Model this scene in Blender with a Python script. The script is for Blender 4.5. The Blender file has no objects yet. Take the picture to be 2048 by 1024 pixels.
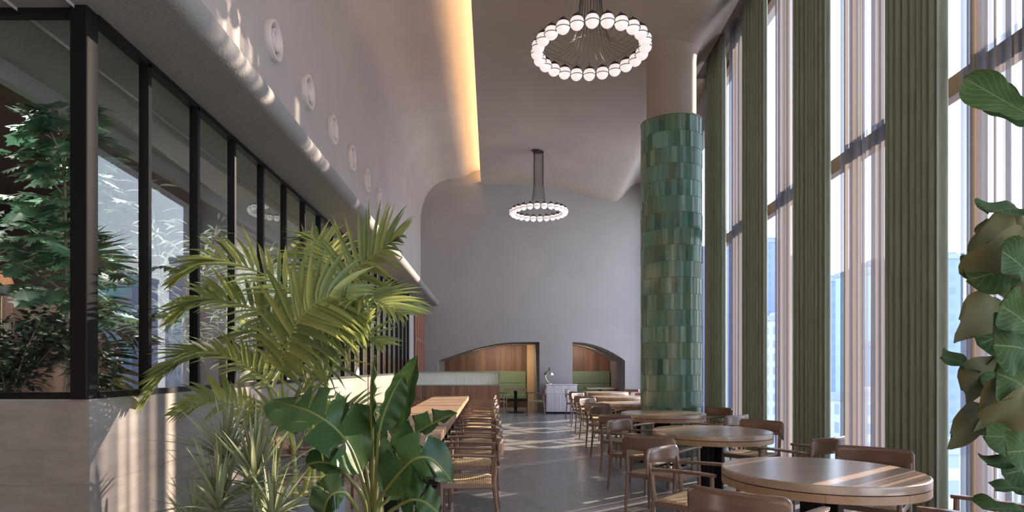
import bpy, math, random
from mathutils import Vector, Matrix, Euler
random.seed(7)
S = bpy.context.scene
COL = S.collection
V = Vector
F = 1260.0; CX = 981.0; CY = 734.0; H = 1.42      # focal length (px of a 2048 frame), vanishing point, eye height

# ------------------------------------------------------------ camera, sky, sun, exposure
cam_d = bpy.data.cameras.new('camera'); cam_d.sensor_width = 36; cam_d.lens = 36*F/2048
cam_d.shift_x = (1024-CX)/2048; cam_d.shift_y = (CY-512)/2048
cam_d.clip_start = 0.05; cam_d.clip_end = 3000
cam = bpy.data.objects.new('camera', cam_d); COL.objects.link(cam)
cam.location = (0, 0, H); cam.rotation_euler = (math.radians(90), 0, 0)
S.camera = cam
S.view_settings.view_transform = 'Standard'; S.view_settings.look = 'None'
S.view_settings.gamma = 1.0; S.view_settings.use_curve_mapping = False
S.view_settings.exposure = 0.72
S.cycles.transparent_max_bounces = 40
S.cycles.max_bounces = 9; S.cycles.diffuse_bounces = 5; S.cycles.glossy_bounces = 4; S.cycles.transmission_bounces = 6
S.cycles.sample_clamp_indirect = 6.0
S.cycles.use_denoising = True
S.cycles.caustics_reflective = False; S.cycles.caustics_refractive = False

W = bpy.data.worlds.new('sky'); S.world = W; W.use_nodes = True
nt = W.node_tree; nt.nodes.clear()
_o = nt.nodes.new('ShaderNodeOutputWorld'); _b = nt.nodes.new('ShaderNodeBackground')
_t = nt.nodes.new('ShaderNodeTexCoord'); _s = nt.nodes.new('ShaderNodeSeparateXYZ'); _r = nt.nodes.new('ShaderNodeValToRGB')
nt.links.new(_t.outputs['Generated'], _s.inputs[0]); nt.links.new(_s.outputs['Z'], _r.inputs[0])
nt.links.new(_r.outputs[0], _b.inputs[0]); nt.links.new(_b.outputs[0], _o.inputs[0])
_r.color_ramp.elements[0].position = 0.0; _r.color_ramp.elements[0].color = (0.88, 0.93, 1.0, 1)
_r.color_ramp.elements[1].position = 0.9; _r.color_ramp.elements[1].color = (0.36, 0.56, 1.0, 1)
_e = _r.color_ramp.elements.new(0.3); _e.color = (0.70, 0.82, 1.0, 1)
_b.inputs[1].default_value = 2.6

SUN_DIR = V((0.79*math.cos(math.radians(16.2)), 0.61*math.cos(math.radians(16.2)), math.sin(math.radians(16.2))))
sun_d = bpy.data.lights.new('sun', 'SUN'); sun_d.energy = 14.0; sun_d.angle = math.radians(0.55); sun_d.color = (1.0, 0.80, 0.60)
sun = bpy.data.objects.new('sun', sun_d); COL.objects.link(sun)
sun.rotation_euler = SUN_DIR.to_track_quat('Z', 'Y').to_euler(); sun.location = (60, 50, 30)

def lamp(name, loc, look, size, energy, color, size_y=None):
    d = bpy.data.lights.new(name, 'AREA'); d.shape = 'RECTANGLE'; d.size = size; d.size_y = size_y or size; d.energy = energy; d.color = color
    o = bpy.data.objects.new(name, d); COL.objects.link(o); o.location = loc
    o.rotation_euler = V(look).to_track_quat('-Z', 'Y').to_euler(); return o
# warm lights tucked under the alcove crowns, and fills added for the dark lounge
lamp('alcove_lamp_left', (0.3, 21.3, 1.98), (0, .75, -.66), 1.9, 16, (1.0, .76, .55), .12)
lamp('alcove_lamp_right', (3.2, 21.2, 2.05), (0, .8, -.6), 1.0, 8, (1.0, .76, .55), .12)
lamp('lounge_fill', (-6.2, 6.6, 3.55), (0, 0, -1), 3.0, 45, (1.0, .88, .78), 3.0)  # added fill with no fixture there, brightens the lounge
lamp('planter_fill', (-3.35, 9.5, 3.53), (.25, 0, -1), 12.0, 260, (1.0, .95, .90), .3)  # added fill, lifts the plants behind the glass

# ------------------------------------------------------------ helpers
def P(px, py, d): return V(((px-CX)/F*d, d, H+(CY-py)/F*d))

def tag(o, label=None, cat=None, group=None, kind=None):
    if label: o['label'] = label
    if cat: o['category'] = cat
    if group: o['group'] = group
    if kind: o['kind'] = kind
    return o

def thing(name, loc, label, cat, rz=0, group=None):
    o = bpy.data.objects.new(name, None); COL.objects.link(o); o.empty_display_size = 0.1
    o.location = loc; o.rotation_euler = (0, 0, rz)
    return tag(o, label, cat, group)

KIDS = {}
def children(o): return KIDS.get(o.name, [])
def adopt(c, p):
    c.parent = p; KIDS.setdefault(p.name, []).append(c)
def copy_tree(o, parent=None):
    c = o.copy(); COL.objects.link(c)
    if parent: adopt(c, parent)
    for ch in children(o): copy_tree(ch, c)
    return c

class M:
    def __init__(s): s.v = []; s.f = []; s.uv = []; s.rnd = []; s.mi = []
    def add(s, vs, fs, r=None, uvs=None, mi=0):
        n = len(s.v); s.v += [V(p) for p in vs]
        for k, f in enumerate(fs):
            s.f.append([i+n for i in f]); s.rnd.append(random.random() if r is None else r); s.mi.append(mi)
            s.uv.append([uvs[i] for i in f] if uvs else None)
        return s
    def box(s, x0, x1, y0, y1, z0, z1, r=None):
        vs = [(x, y, z) for z in (z0, z1) for y in (y0, y1) for x in (x0, x1)]
        return s.add(vs, [(0,2,3,1),(4,5,7,6),(0,1,5,4),(2,6,7,3),(0,4,6,2),(1,3,7,5)], 0.5 if r is None else r)
    def obox(s, c, ax, ay, az, r=None):
        c = V(c); ax = V(ax); ay = V(ay); az = V(az)
        vs = [c + ax*i + ay*j + az*k for k in (-1, 1) for j in (-1, 1) for i in (-1, 1)]
        return s.add(vs, [(0,2,3,1),(4,5,7,6),(0,1,5,4),(2,6,7,3),(0,4,6,2),(1,3,7,5)], 0.5 if r is None else r)
    def bar(s, a, b, w, t, up=(0,0,1), r=None):
        a = V(a); b = V(b); d = (b-a); L = d.length; d.normalize()
        side = d.cross(V(up)).normalized(); u = side.cross(d).normalized()
        return s.obox((a+b)/2, d*L/2, side*w/2, u*t/2, r)
    def tube(s, pts, r, n=8, cap=True, flat=1.0, up=None):
        pts = [V(p) for p in pts]; m = len(pts)
        if not hasattr(r, '__len__'): r = [r]*m
        vs = []; prev = None
        for i, p in enumerate(pts):
            t = (pts[min(i+1, m-1)] - pts[max(i-1, 0)]).normalized()
            a = V(up) if up else (prev if prev is not None else (V((0,0,1)) if abs(t.z) < .9 else V((1,0,0))))
            a = (a - t*a.dot(t))
            if a.length < 1e-6: a = t.orthogonal()
            a.normalize(); b = t.cross(a); prev = a
            for k in range(n):
                th = 2*math.pi*k/n
                vs.append(p + a*math.cos(th)*r[i]*flat + b*math.sin(th)*r[i])
        fs = [(i*n+k, i*n+(k+1)%n, (i+1)*n+(k+1)%n, (i+1)*n+k) for i in range(m-1) for k in range(n)]
        if cap: fs += [tuple(reversed(range(n))), tuple((m-1)*n+k for k in range(n))]
        return s.add(vs, fs, 0.5)
    def lathe(s, prof, n=32, c=(0,0,0), cap=True):
        c = V(c); vs = []; m = len(prof)
        for r, z in prof:
            for k in range(n):
                th = 2*math.pi*k/n; vs.append(c + V((r*math.cos(th), r*math.sin(th), z)))
        fs = [(i*n+k, i*n+(k+1)%n, (i+1)*n+(k+1)%n, (i+1)*n+k) for i in range(m-1) for k in range(n)]
        if cap: fs += [tuple(reversed(range(n))), tuple((m-1)*n+k for k in range(n))]
        return s.add(vs, fs, 0.5)
    def sheet(s, rows, uvs=None, r=0.5):
        m = len(rows); n = len(rows[0])
        vs = [p for row in rows for p in row]
        fs = [(i*n+k, i*n+k+1, (i+1)*n+k+1, (i+1)*n+k) for i in range(m-1) for k in range(n-1)]
        u = [p for row in uvs for p in row] if uvs else None
        return s.add(vs, fs, r, u)
    def prism(s, poly, axis, a, b, r=0.5):
        # poly: 2D points in the plane normal to axis ('x': (y,z), 'y': (x,z), 'z': (x,y)), extruded from a to b
        def mk(p, t):
            return {'x': (t, p[0], p[1]), 'y': (p[0], t, p[1]), 'z': (p[0], p[1], t)}[axis]
        n = len(poly); vs = [mk(p, a) for p in poly] + [mk(p, b) for p in poly]
        fs = [(k, (k+1)%n, n+(k+1)%n, n+k) for k in range(n)] + [tuple(reversed(range(n))), tuple(range(n, 2*n))]
        return s.add(vs, fs, r)
    def build(s, name, mat, parent=None, smooth=False, bevel=0, origin=None, seg=2, solid=0, subsurf=0):
        me = bpy.data.meshes.new(name)
        o_ = V(origin) if origin is not None else V((0,0,0))
        me.from_pydata([tuple(p-o_) for p in s.v], [], s.f); me.validate(verbose=False)
        mats = mat if isinstance(mat, (list, tuple)) else [mat]
        for m_ in mats: me.materials.append(m_)
        if len(me.polygons) == len(s.f):
            a = me.attributes.new('rnd', 'FLOAT', 'FACE'); a.data.foreach_set('value', s.rnd)
            me.polygons.foreach_set('material_index', s.mi)
            if any(u is not None for u in s.uv):
                ul = me.uv_layers.new(name='UVMap'); flat = []
                for f, u in zip(s.f, s.uv):
                    for k in range(len(f)): flat += list(u[k]) if u else [0, 0]
                ul.data.foreach_set('uv', flat)
        if smooth is not False:
            me.shade_smooth()
            if smooth is not True: me.set_sharp_from_angle(angle=math.radians(smooth))
        me.update()
        ob = bpy.data.objects.new(name, me); COL.objects.link(ob)
        if origin is not None and parent is None: ob.location = o_
        if bevel:
            m_ = ob.modifiers.new('b', 'BEVEL'); m_.width = bevel; m_.segments = seg; m_.limit_method = 'ANGLE'; m_.angle_limit = math.radians(40)
        if solid:
            m_ = ob.modifiers.new('s', 'SOLIDIFY'); m_.thickness = solid; m_.offset = 0
        if subsurf:
            m_ = ob.modifiers.new('ss', 'SUBSURF'); m_.levels = subsurf; m_.render_levels = subsurf
        if parent: adopt(ob, parent)
        return ob

def structure(o, label=None):
    o['kind'] = 'structure'
    if label: o['label'] = label
    return o

# ------------------------------------------------------------ materials
def newmat(name):
    m = bpy.data.materials.new(name); m.use_nodes = True; t = m.node_tree; t.nodes.clear()
    o = t.nodes.new('ShaderNodeOutputMaterial'); return m, t, o
def node(t, typ, **kw):
    n = t.nodes.new(typ)
    for k, v in kw.items(): setattr(n, k, v)
    return n
def bsdf(t, o, color=None, rough=0.6, metal=0, spec=0.5):
    b = t.nodes.new('ShaderNodeBsdfPrincipled'); t.links.new(b.outputs[0], o.inputs[0])
    if color: b.inputs['Base Color'].default_value = (*color, 1)
    b.inputs['Roughness'].default_value = rough; b.inputs['Metallic'].default_value = metal
    b.inputs['Specular IOR Level'].default_value = spec
    return b
def coords(t, scale=(1,1,1), rot=(0,0,0), kind='Object'):
    c = t.nodes.new('ShaderNodeTexCoord'); m = t.nodes.new('ShaderNodeMapping')
    m.inputs['Scale'].default_value = scale; m.inputs['Rotation'].default_value = rot
    t.links.new(c.outputs[kind], m.inputs[0]); return m.outputs[0]
def noise(t, vec, scale, detail=4, rough=0.55, dist=0):
    n = t.nodes.new('ShaderNodeTexNoise'); n.inputs['Scale'].default_value = scale; n.inputs['Detail'].default_value = detail
    n.inputs['Roughness'].default_value = rough; n.inputs['Distortion'].default_value = dist
    t.links.new(vec, n.inputs['Vector']); return n.outputs['Fac']
def ramp(t, fac, stops):
    r = t.nodes.new('ShaderNodeValToRGB'); e = r.color_ramp.elements
    while len(e) < len(stops): e.new(0.5)
    for k, (p, c) in enumerate(stops): e[k].position = p; e[k].color = (*c, 1) if len(c) == 3 else c
    t.links.new(fac, r.inputs[0]); return r.outputs[0]
def bump(t, b, h, strength=0.3, dist=0.01):
    n = t.nodes.new('ShaderNodeBump'); n.inputs['Strength'].default_value = strength; n.inputs['Distance'].default_value = dist
    t.links.new(h, n.inputs['Height']); t.links.new(n.outputs[0], b.inputs['Normal'])
def mix(t, fac, a, b):
    m = t.nodes.new('ShaderNodeMix'); m.data_type = 'RGBA'; m.blend_type = 'MIX'
    for s_, v in ((0, fac), (6, a), (7, b)):
        if isinstance(v, (int, float)): m.inputs[s_].default_value = v
        elif isinstance(v, tuple): m.inputs[s_].default_value = (*v, 1)
        else: t.links.new(v, m.inputs[s_])
    return m.outputs[2]

def plain(name, color, rough=0.6, metal=0, spec=0.5, bump_s=0, bscale=60):
    m, t, o = newmat(name); b = bsdf(t, o, color, rough, metal, spec)
    v = coords(t); n = noise(t, v, bscale, 3)
    c = ramp(t, n, [(0.3, tuple(x*0.92 for x in color)), (0.7, tuple(min(1, x*1.06) for x in color))])
    t.links.new(c, b.inputs['Base Color'])
    if bump_s: bump(t, b, n, bump_s, 0.004)
    return m
def plaster(name, color, rough=0.75, bs=0.35, scale=90):
    m, t, o = newmat(name); b = bsdf(t, o, color, rough, spec=0.35)
    v = coords(t); n1 = noise(t, v, 0.9, 3); n2 = noise(t, v, scale, 2, 0.6)
    c = ramp(t, n1, [(0.3, tuple(x*0.94 for x in color)), (0.72, tuple(x*1.05 for x in color))])
    t.links.new(c, b.inputs['Base Color']); bump(t, b, n2, bs, 0.006)
    return m
def wood(name, c1, c2, axis='x', rough=0.4, scale=1.0, plank=0, spec=0.5, bs=0.08):
    m, t, o = newmat(name); b = bsdf(t, o, c1, rough, spec=spec)
    sc = {'x': (1.2, 22, 22), 'y': (22, 1.2, 22), 'z': (22, 22, 1.2)}[axis]
    v = coords(t, tuple(k*scale for k in sc)); n = noise(t, v, 1.0, 6, 0.62, 0.4)
    c = ramp(t, n, [(0.28, c2), (0.5, tuple((a+b_)/2 for a, b_ in zip(c1, c2))), (0.74, c1)])
    if plank:
        at = t.nodes.new('ShaderNodeAttribute'); at.attribute_name = 'rnd'
        k = ramp(t, at.outputs['Fac'], [(0, (0.62,0.62,0.62)), (1, (1.22,1.16,1.12))])
        mm = t.nodes.new('ShaderNodeMix'); mm.data_type = 'RGBA'; mm.blend_type = 'MULTIPLY'; mm.inputs[0].default_value = 1
        t.links.new(c, mm.inputs[6]); t.links.new(k, mm.inputs[7]); c = mm.outputs[2]
    t.links.new(c, b.inputs['Base Color']); bump(t, b, n, bs, 0.002)
    return m
def thin_glass(name, tint=(0.96, 0.98, 0.98), boost=1.0, rough=0.0):
    m, t, o = newmat(name)
    tr = node(t, 'ShaderNodeBsdfTransparent'); tr.inputs[0].default_value = (*tint, 1)
    gl = node(t, 'ShaderNodeBsdfGlossy'); gl.inputs['Roughness'].default_value = rough
    fr = node(t, 'ShaderNodeFresnel'); ge = node(t, 'ShaderNodeNewGeometry')
    io = node(t, 'ShaderNodeMath', operation='MULTIPLY_ADD'); io.inputs[1].default_value = 1/1.52-1.52; io.inputs[2].default_value = 1.52
    t.links.new(ge.outputs['Backfacing'], io.inputs[0]); t.links.new(io.outputs[0], fr.inputs[0])   # a pane reflects alike from both sides
    mu = node(t, 'ShaderNodeMath', operation='MULTIPLY', use_clamp=True); mu.inputs[1].default_value = boost
    mx = node(t, 'ShaderNodeMixShader')
    t.links.new(fr.outputs[0], mu.inputs[0]); t.links.new(mu.outputs[0], mx.inputs[0])
    t.links.new(tr.outputs[0], mx.inputs[1]); t.links.new(gl.outputs[0], mx.inputs[2]); t.links.new(mx.outputs[0], o.inputs[0])
    return m
def emit(name, color, s):
    m, t, o = newmat(name); e = node(t, 'ShaderNodeEmission'); e.inputs[0].default_value = (*color, 1); e.inputs[1].default_value = s
    t.links.new(e.outputs[0], o.inputs[0]); return m
def leafmat(name, c1, c2, rough=0.35, transl=0.35, nscale=14, back=None, vein=None, spec=0.32):
    m, t, o = newmat(name); b = bsdf(t, o, c1, rough, spec=spec); t.links.remove(b.outputs[0].links[0])
    v = coords(t); n = noise(t, v, nscale, 3)
    at = t.nodes.new('ShaderNodeAttribute'); at.attribute_name = 'rnd'
    ad = node(t, 'ShaderNodeMath', operation='MULTIPLY_ADD'); ad.inputs[1].default_value = 0.6; t.links.new(at.outputs['Fac'], ad.inputs[0])
    m2 = node(t, 'ShaderNodeMath', operation='MULTIPLY'); m2.inputs[1].default_value = 0.45; t.links.new(n, m2.inputs[0]); t.links.new(m2.outputs[0], ad.inputs[2])
    c = ramp(t, ad.outputs[0], [(0.1, c2), (0.8, c1)])
    if vein:
        uv = coords(t, kind='UV')
        w = node(t, 'ShaderNodeSeparateXYZ'); t.links.new(uv, w.inputs[0])
        ab = node(t, 'ShaderNodeMath', operation='ABSOLUTE'); t.links.new(w.outputs[0], ab.inputs[0])
        # side veins run obliquely outwards from the midrib
        sl = node(t, 'ShaderNodeMath', operation='MULTIPLY_ADD'); sl.inputs[1].default_value = -vein[1]; t.links.new(ab.outputs[0], sl.inputs[0])
        vy = node(t, 'ShaderNodeMath', operation='MULTIPLY'); vy.inputs[1].default_value = vein[0]; t.links.new(w.outputs[1], vy.inputs[0]); t.links.new(vy.outputs[0], sl.inputs[2])
        fr = node(t, 'ShaderNodeMath', operation='FRACT'); t.links.new(sl.outputs[0], fr.inputs[0])
        lt = node(t, 'ShaderNodeMath', operation='LESS_THAN'); lt.inputs[1].default_value = vein[2]; t.links.new(fr.outputs[0], lt.inputs[0])
        l2 = node(t, 'ShaderNodeMath', operation='LESS_THAN'); l2.inputs[1].default_value = vein[3]; t.links.new(ab.outputs[0], l2.inputs[0])
        mxx = node(t, 'ShaderNodeMath', operation='MAXIMUM'); t.links.new(lt.outputs[0], mxx.inputs[0]); t.links.new(l2.outputs[0], mxx.inputs[1])
        sc = node(t, 'ShaderNodeMath', operation='MULTIPLY'); sc.inputs[1].default_value = vein[4]; t.links.new(mxx.outputs[0], sc.inputs[0])
        c = mix(t, sc.outputs[0], c, vein[5])
    if back:
        g = node(t, 'ShaderNodeNewGeometry'); c = mix(t, g.outputs['Backfacing'], c, back)
    t.links.new(c, b.inputs['Base Color'])
    tl = node(t, 'ShaderNodeBsdfTranslucent'); t.links.new(c, tl.inputs[0])
    mx = node(t, 'ShaderNodeMixShader'); mx.inputs[0].default_value = transl
    t.links.new(b.outputs[0], mx.inputs[1]); t.links.new(tl.outputs[0], mx.inputs[2]); t.links.new(mx.outputs[0], o.inputs[0])
    return m

MAT = {}
MAT['plaster'] = plaster('plaster', (0.40, 0.36, 0.345))
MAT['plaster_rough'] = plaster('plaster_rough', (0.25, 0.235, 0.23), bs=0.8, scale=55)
MAT['ceiling'] = plaster('ceiling_plaster', (0.38, 0.315, 0.272))
MAT['black'] = plain('black_steel', (0.008, 0.007, 0.008), 0.5, 0.0, 0.22)
MAT['glass'] = thin_glass('clear_glass', boost=1.7)
MAT['window_glass'] = thin_glass('window_glass', boost=1.0)
MAT['brown_frame'] = wood('brown_window_frame', (0.16, 0.085, 0.05), (0.10, 0.052, 0.03), 'z', 0.5)
MAT['vent'] = plain('vent_plastic', (0.62, 0.55, 0.54), 0.45)
MAT['vent_in'] = plain('vent_inner', (0.17, 0.165, 0.18), 0.5)

def concrete():
    m, t, o = newmat('polished_concrete'); b = bsdf(t, o, (.4,.37,.35), 0.32, spec=0.6)
    v = coords(t); n1 = noise(t, v, 1.6, 5, 0.6); n2 = noise(t, coords(t, (1, 1, 6)), 3, 5, 0.65)
    vo = node(t, 'ShaderNodeTexVoronoi'); vo.inputs['Scale'].default_value = 55; t.links.new(v, vo.inputs['Vector'])
    c = ramp(t, n1, [(0.25, (0.23, 0.205, 0.19)), (0.75, (0.36, 0.33, 0.31))])
    c2 = ramp(t, n2, [(0.3, (0.68, 0.67, 0.66)), (0.65, (1, 1, 1))])
    mm = t.nodes.new('ShaderNodeMix'); mm.data_type = 'RGBA'; mm.blend_type = 'MULTIPLY'; mm.inputs[0].default_value = 0.8
    t.links.new(c, mm.inputs[6]); t.links.new(c2, mm.inputs[7])
    p = node(t, 'ShaderNodeMath', operation='LESS_THAN'); p.inputs[1].default_value = 0.09; t.links.new(vo.outputs['Distance'], p.inputs[0])
    n3 = noise(t, v, 3, 2); g = node(t, 'ShaderNodeMath', operation='GREATER_THAN'); g.inputs[1].default_value = 0.55; t.links.new(n3, g.inputs[0])
    pm = node(t, 'ShaderNodeMath', operation='MULTIPLY'); t.links.new(p.outputs[0], pm.inputs[0]); t.links.new(g.outputs[0], pm.inputs[1])
    # board joints every 0.47 m
    sp = node(t, 'ShaderNodeSeparateXYZ'); t.links.new(v, sp.inputs[0])
    jz = node(t, 'ShaderNodeMath', operation='MULTIPLY_ADD'); jz.inputs[1].default_value = 1/0.47; jz.inputs[2].default_value = 0.32; t.links.new(sp.outputs[2], jz.inputs[0])
    jf = node(t, 'ShaderNodeMath', operation='FRACT'); t.links.new(jz.outputs[0], jf.inputs[0])
    jl = node(t, 'ShaderNodeMath', operation='LESS_THAN'); jl.inputs[1].default_value = 0.012; t.links.new(jf.outputs[0], jl.inputs[0])
    pa = node(t, 'ShaderNodeMath', operation='MAXIMUM'); t.links.new(pm.outputs[0], pa.inputs[0]); t.links.new(jl.outputs[0], pa.inputs[1])
    fac = node(t, 'ShaderNodeMath', operation='MULTIPLY'); fac.inputs[1].default_value = 0.65; t.links.new(pa.outputs[0], fac.inputs[0])
    c = mix(t, fac.outputs[0], mm.outputs[2], (0.16, 0.14, 0.13))
    t.links.new(c, b.inputs['Base Color']); bump(t, b, n2, 0.06, 0.004)
    return m
MAT['concrete'] = concrete()

def terrazzo():
    m, t, o = newmat('terrazzo_floor'); b = bsdf(t, o, (.2,.2,.2), 0.3, spec=0.5)
    v = coords(t)
    vo = node(t, 'ShaderNodeTexVoronoi'); vo.inputs['Scale'].default_value = 70; t.links.new(v, vo.inputs['Vector'])
    hs = node(t, 'ShaderNodeSeparateColor'); t.links.new(vo.outputs['Color'], hs.inputs[0])
    c = ramp(t, hs.outputs[0], [(0.0, (0.225, 0.225, 0.232)), (0.5, (0.255, 0.255, 0.26)), (0.93, (0.275, 0.272, 0.272)), (1.0, (0.30, 0.295, 0.29))])
    br = node(t, 'ShaderNodeTexBrick'); br.offset = 0.5; br.inputs['Scale'].default_value = 1.0
    br.inputs['Brick Width'].default_value = 1.5; br.inputs['Row Height'].default_value = 0.75; br.inputs['Mortar Size'].default_value = 0.0025
    br.inputs['Color1'].default_value = (0.92, 0.92, 0.92, 1); br.inputs['Color2'].default_value = (1.05, 1.05, 1.05, 1); br.inputs['Mortar'].default_value = (0.62, 0.62, 0.62, 1)
    t.links.new(coords(t, rot=(0, 0, math.radians(-38))), br.inputs['Vector'])
    mm = t.nodes.new('ShaderNodeMix'); mm.data_type = 'RGBA'; mm.blend_type = 'MULTIPLY'; mm.inputs[0].default_value = 1
    t.links.new(c, mm.inputs[6]); t.links.new(br.outputs['Color'], mm.inputs[7])
    t.links.new(mm.outputs[2], b.inputs['Base Color'])
    n = noise(t, v, 5, 4); r = ramp(t, n, [(0.3, (0.20,)*3), (0.75, (0.30,)*3)]); t.links.new(r, b.inputs['Roughness'])
    return m
MAT['floor'] = terrazzo()

# ------------------------------------------------------------ setting: floor, ceiling, walls
SL = (1072-CX)/F                       # the window wall leans away from the left wall by this slope
def XW(d): return 3.24 + SL*d          # curtain line
def XG(d): return 3.50 + SL*d          # window line
YB = 19.67; YF = -3.0; XL = -2.12      # back wall, wall behind the camera, left wall

fl = M(); fl.add([(-12.3, YF, 0), (XG(YF)+.4, YF, 0), (XG(22.6)+.4, 22.6, 0), (-12.3, 22.6, 0), (-12.3, YF, -.3), (XG(YF)+.4, YF, -.3), (XG(22.6)+.4, 22.6, -.3), (-12.3, 22.6, -.3)],
    [(0,1,2,3),(4,7,6,5),(0,4,5,1),(1,5,6,2),(2,6,7,3),(3,7,4,0)])
structure(fl.build('floor', MAT['floor']), 'grey terrazzo floor')

prof = [(-0.30, 7.36), (-0.30, 7.12)]
c = M(); rows = []
for k in range(17):
    y = YF + (YB+0.1-YF)*k/16
    row = [V((-0.30, y, 7.20)), V((-0.30, y, 7.12)), V((0.8, y, 7.115))]
    for u, z in ((3.0, 7.03), (2.4, 6.93), (1.8, 6.78), (1.3, 6.68), (1.0, 6.62), (0.82, 6.59), (0.72, 6.60), (0.64, 6.64), (0.55, 6.73), (0.40, 6.90), (0.22, 7.08), (0.12, 7.15), (-0.10, 7.16)):
        x = XW(y) - u
        if x < 0.9: x = 0.9 + (x+1)*0.02
        row.append(V((x, y, z)))
    row += [V((XG(y)+.3, y, 7.16)), V((XG(y)+.3, y, 7.7)), V((-0.30+.5, y, 7.7)), V((-0.02, y, 7.2)), V((-0.30, y, 7.20))]
    rows.append(row)
c.sheet(rows); structure(c.build('ceiling', MAT['ceiling'], smooth=35), 'taupe plaster ceiling with a rounded drop along the curtains')

# left upper wall turning in a curve into the cove vault
vp = [(-2.18, 3.30), (-2.18, 5.9), (-2.17, 6.15), (-2.13, 6.42), (-2.05, 6.68), (-1.93, 6.90), (-1.76, 7.08), (-1.55, 7.21), (-1.30, 7.29), (-1.0, 7.31), (-0.85, 7.34), (-0.70, 7.42), (-0.55, 7.51), (-0.3, 7.57), (0.1, 7.60), (0.35, 7.60)]
c = M(); c.sheet([[V((x, YF, z)) for x, z in vp], [V((x, YB+.1, z)) for x, z in vp]])
c.sheet([[V((-2.5, YF, 3.30)), V((-2.5, YF, 7.8)), V((0.35, YF, 7.8))], [V((-2.5, YB+.1, 3.30)), V((-2.5, YB+.1, 7.8)), V((0.35, YB+.1, 7.8))]])
structure(c.build('wall_left', MAT['plaster'], smooth=40), 'grey plaster upper wall curving into the ceiling cove')
# light strip lying in the cove behind the ceiling lip
c = M(); c.box(-0.20, -0.10, 0.0, YB-.02, 7.205, 7.235)
st = c.build('cove_light', emit('cove_strip', (1.0, 0.62, 0.30), 20.0)); tag(st, 'warm light strip hidden in the cove behind the ceiling edge', 'light')

# ledge over the glazed partition: flat soffit with a rounded nose
lp = [(-3.0, 3.32), (-1.69, 3.32)]
for k in range(1, 9):
    a = math.pi/2*k/8; lp.append((-1.69+0.10*math.sin(a), 3.42-0.10*math.cos(a)))
lp += [(-1.60, 3.445), (-1.64, 3.47), (-1.72, 3.48), (-3.0, 3.48)]
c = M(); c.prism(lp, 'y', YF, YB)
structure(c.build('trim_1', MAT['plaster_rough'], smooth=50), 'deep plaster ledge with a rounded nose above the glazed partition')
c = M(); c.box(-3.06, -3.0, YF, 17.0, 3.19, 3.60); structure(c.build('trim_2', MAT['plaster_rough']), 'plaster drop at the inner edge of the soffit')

# concrete parapet under the glazing
c = M(); c.box(XL-.18, XL, 3.33, YB, 0, 1.25); structure(c.build('wall_parapet_side', MAT['concrete']), 'polished concrete parapet below the long glazing')
c = M(); c.box(-6.5, XL-.18, 3.33, 3.50, 0, 1.25); structure(c.build('wall_parapet_front', MAT['concrete']), 'concrete parapet facing the room')
c = M(); c.box(XL-.16, XL, 16.45, YB, 1.25, 3.32); structure(c.build('wall_left_end', MAT['plaster'])); 

# back wall with two arched alcoves
Z_L = lambda x: 1.61 + 0.59*math.sin(min(1, max(0, (x+1.65)/2.6))*math.pi/2)
def Z_R(x):
    t = min(1, max(0, (x-2.56)/1.64)); return 2.20 - 0.58*(t**2.1)
c = M()
xs = sorted(set([-2.4, -1.65, 1.53, 2.56, 4.20, 5.2] + [-1.65+3.18*k/24 for k in range(25)] + [2.56+1.64*k/16 for k in range(17)]))
for a, b in zip(xs, xs[1:]):
    m = (a+b)/2
    if -1.65 < m < 1.53: za, zb, dep = Z_L(a), Z_L(b), 3.2
    elif 2.56 < m < 4.20: za, zb, dep = Z_R(a), Z_R(b), 2.6
    else: za = zb = 0; dep = 0
    c.add([(a, YB, za), (b, YB, zb), (b, YB, 7.7), (a, YB, 7.7)], [(0,1,2,3)], 0.5)
    if dep: c.add([(a, YB, za), (a, YB+dep, za), (b, YB+dep, zb), (b, YB, zb)], [(0,1,2,3)], 0.5)
for x, dep, z in ((-1.65, 3.2, 1.61), (1.53, 3.2, 2.2), (2.56, 2.6, 2.2), (4.20, 2.6, 1.62)):
    c.add([(x, YB, 0), (x, YB+dep, 0), (x, YB+dep, z), (x, YB, z)], [(0,1,2,3)], 0.5)
# rounded corner into the window wall
R = 0.16; x1 = XG(YB)-0.05
rr = []
for k in range(9):
    a = math.pi/2*k/8; rr.append((x1-R+R*math.sin(a), YB-R+R*math.cos(a)))
c.sheet([[V((x, y-0.001, 0)) for x, y in rr+[(x1, 19.46)]], [V((x, y-0.001, 7.7)) for x, y in rr+[(x1, 19.46)]]])
c.add([(-2.4, YB+3.3, 0), (5.3, YB+3.3, 0), (5.3, YB+3.3, 7.7), (-2.4, YB+3.3, 7.7)], [(0,1,2,3)], 0.5)
structure(c.build('wall_back', plaster('plaster_back', (0.295, 0.275, 0.28)), smooth=40), 'grey plaster end wall with two half-arch alcoves')

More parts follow.
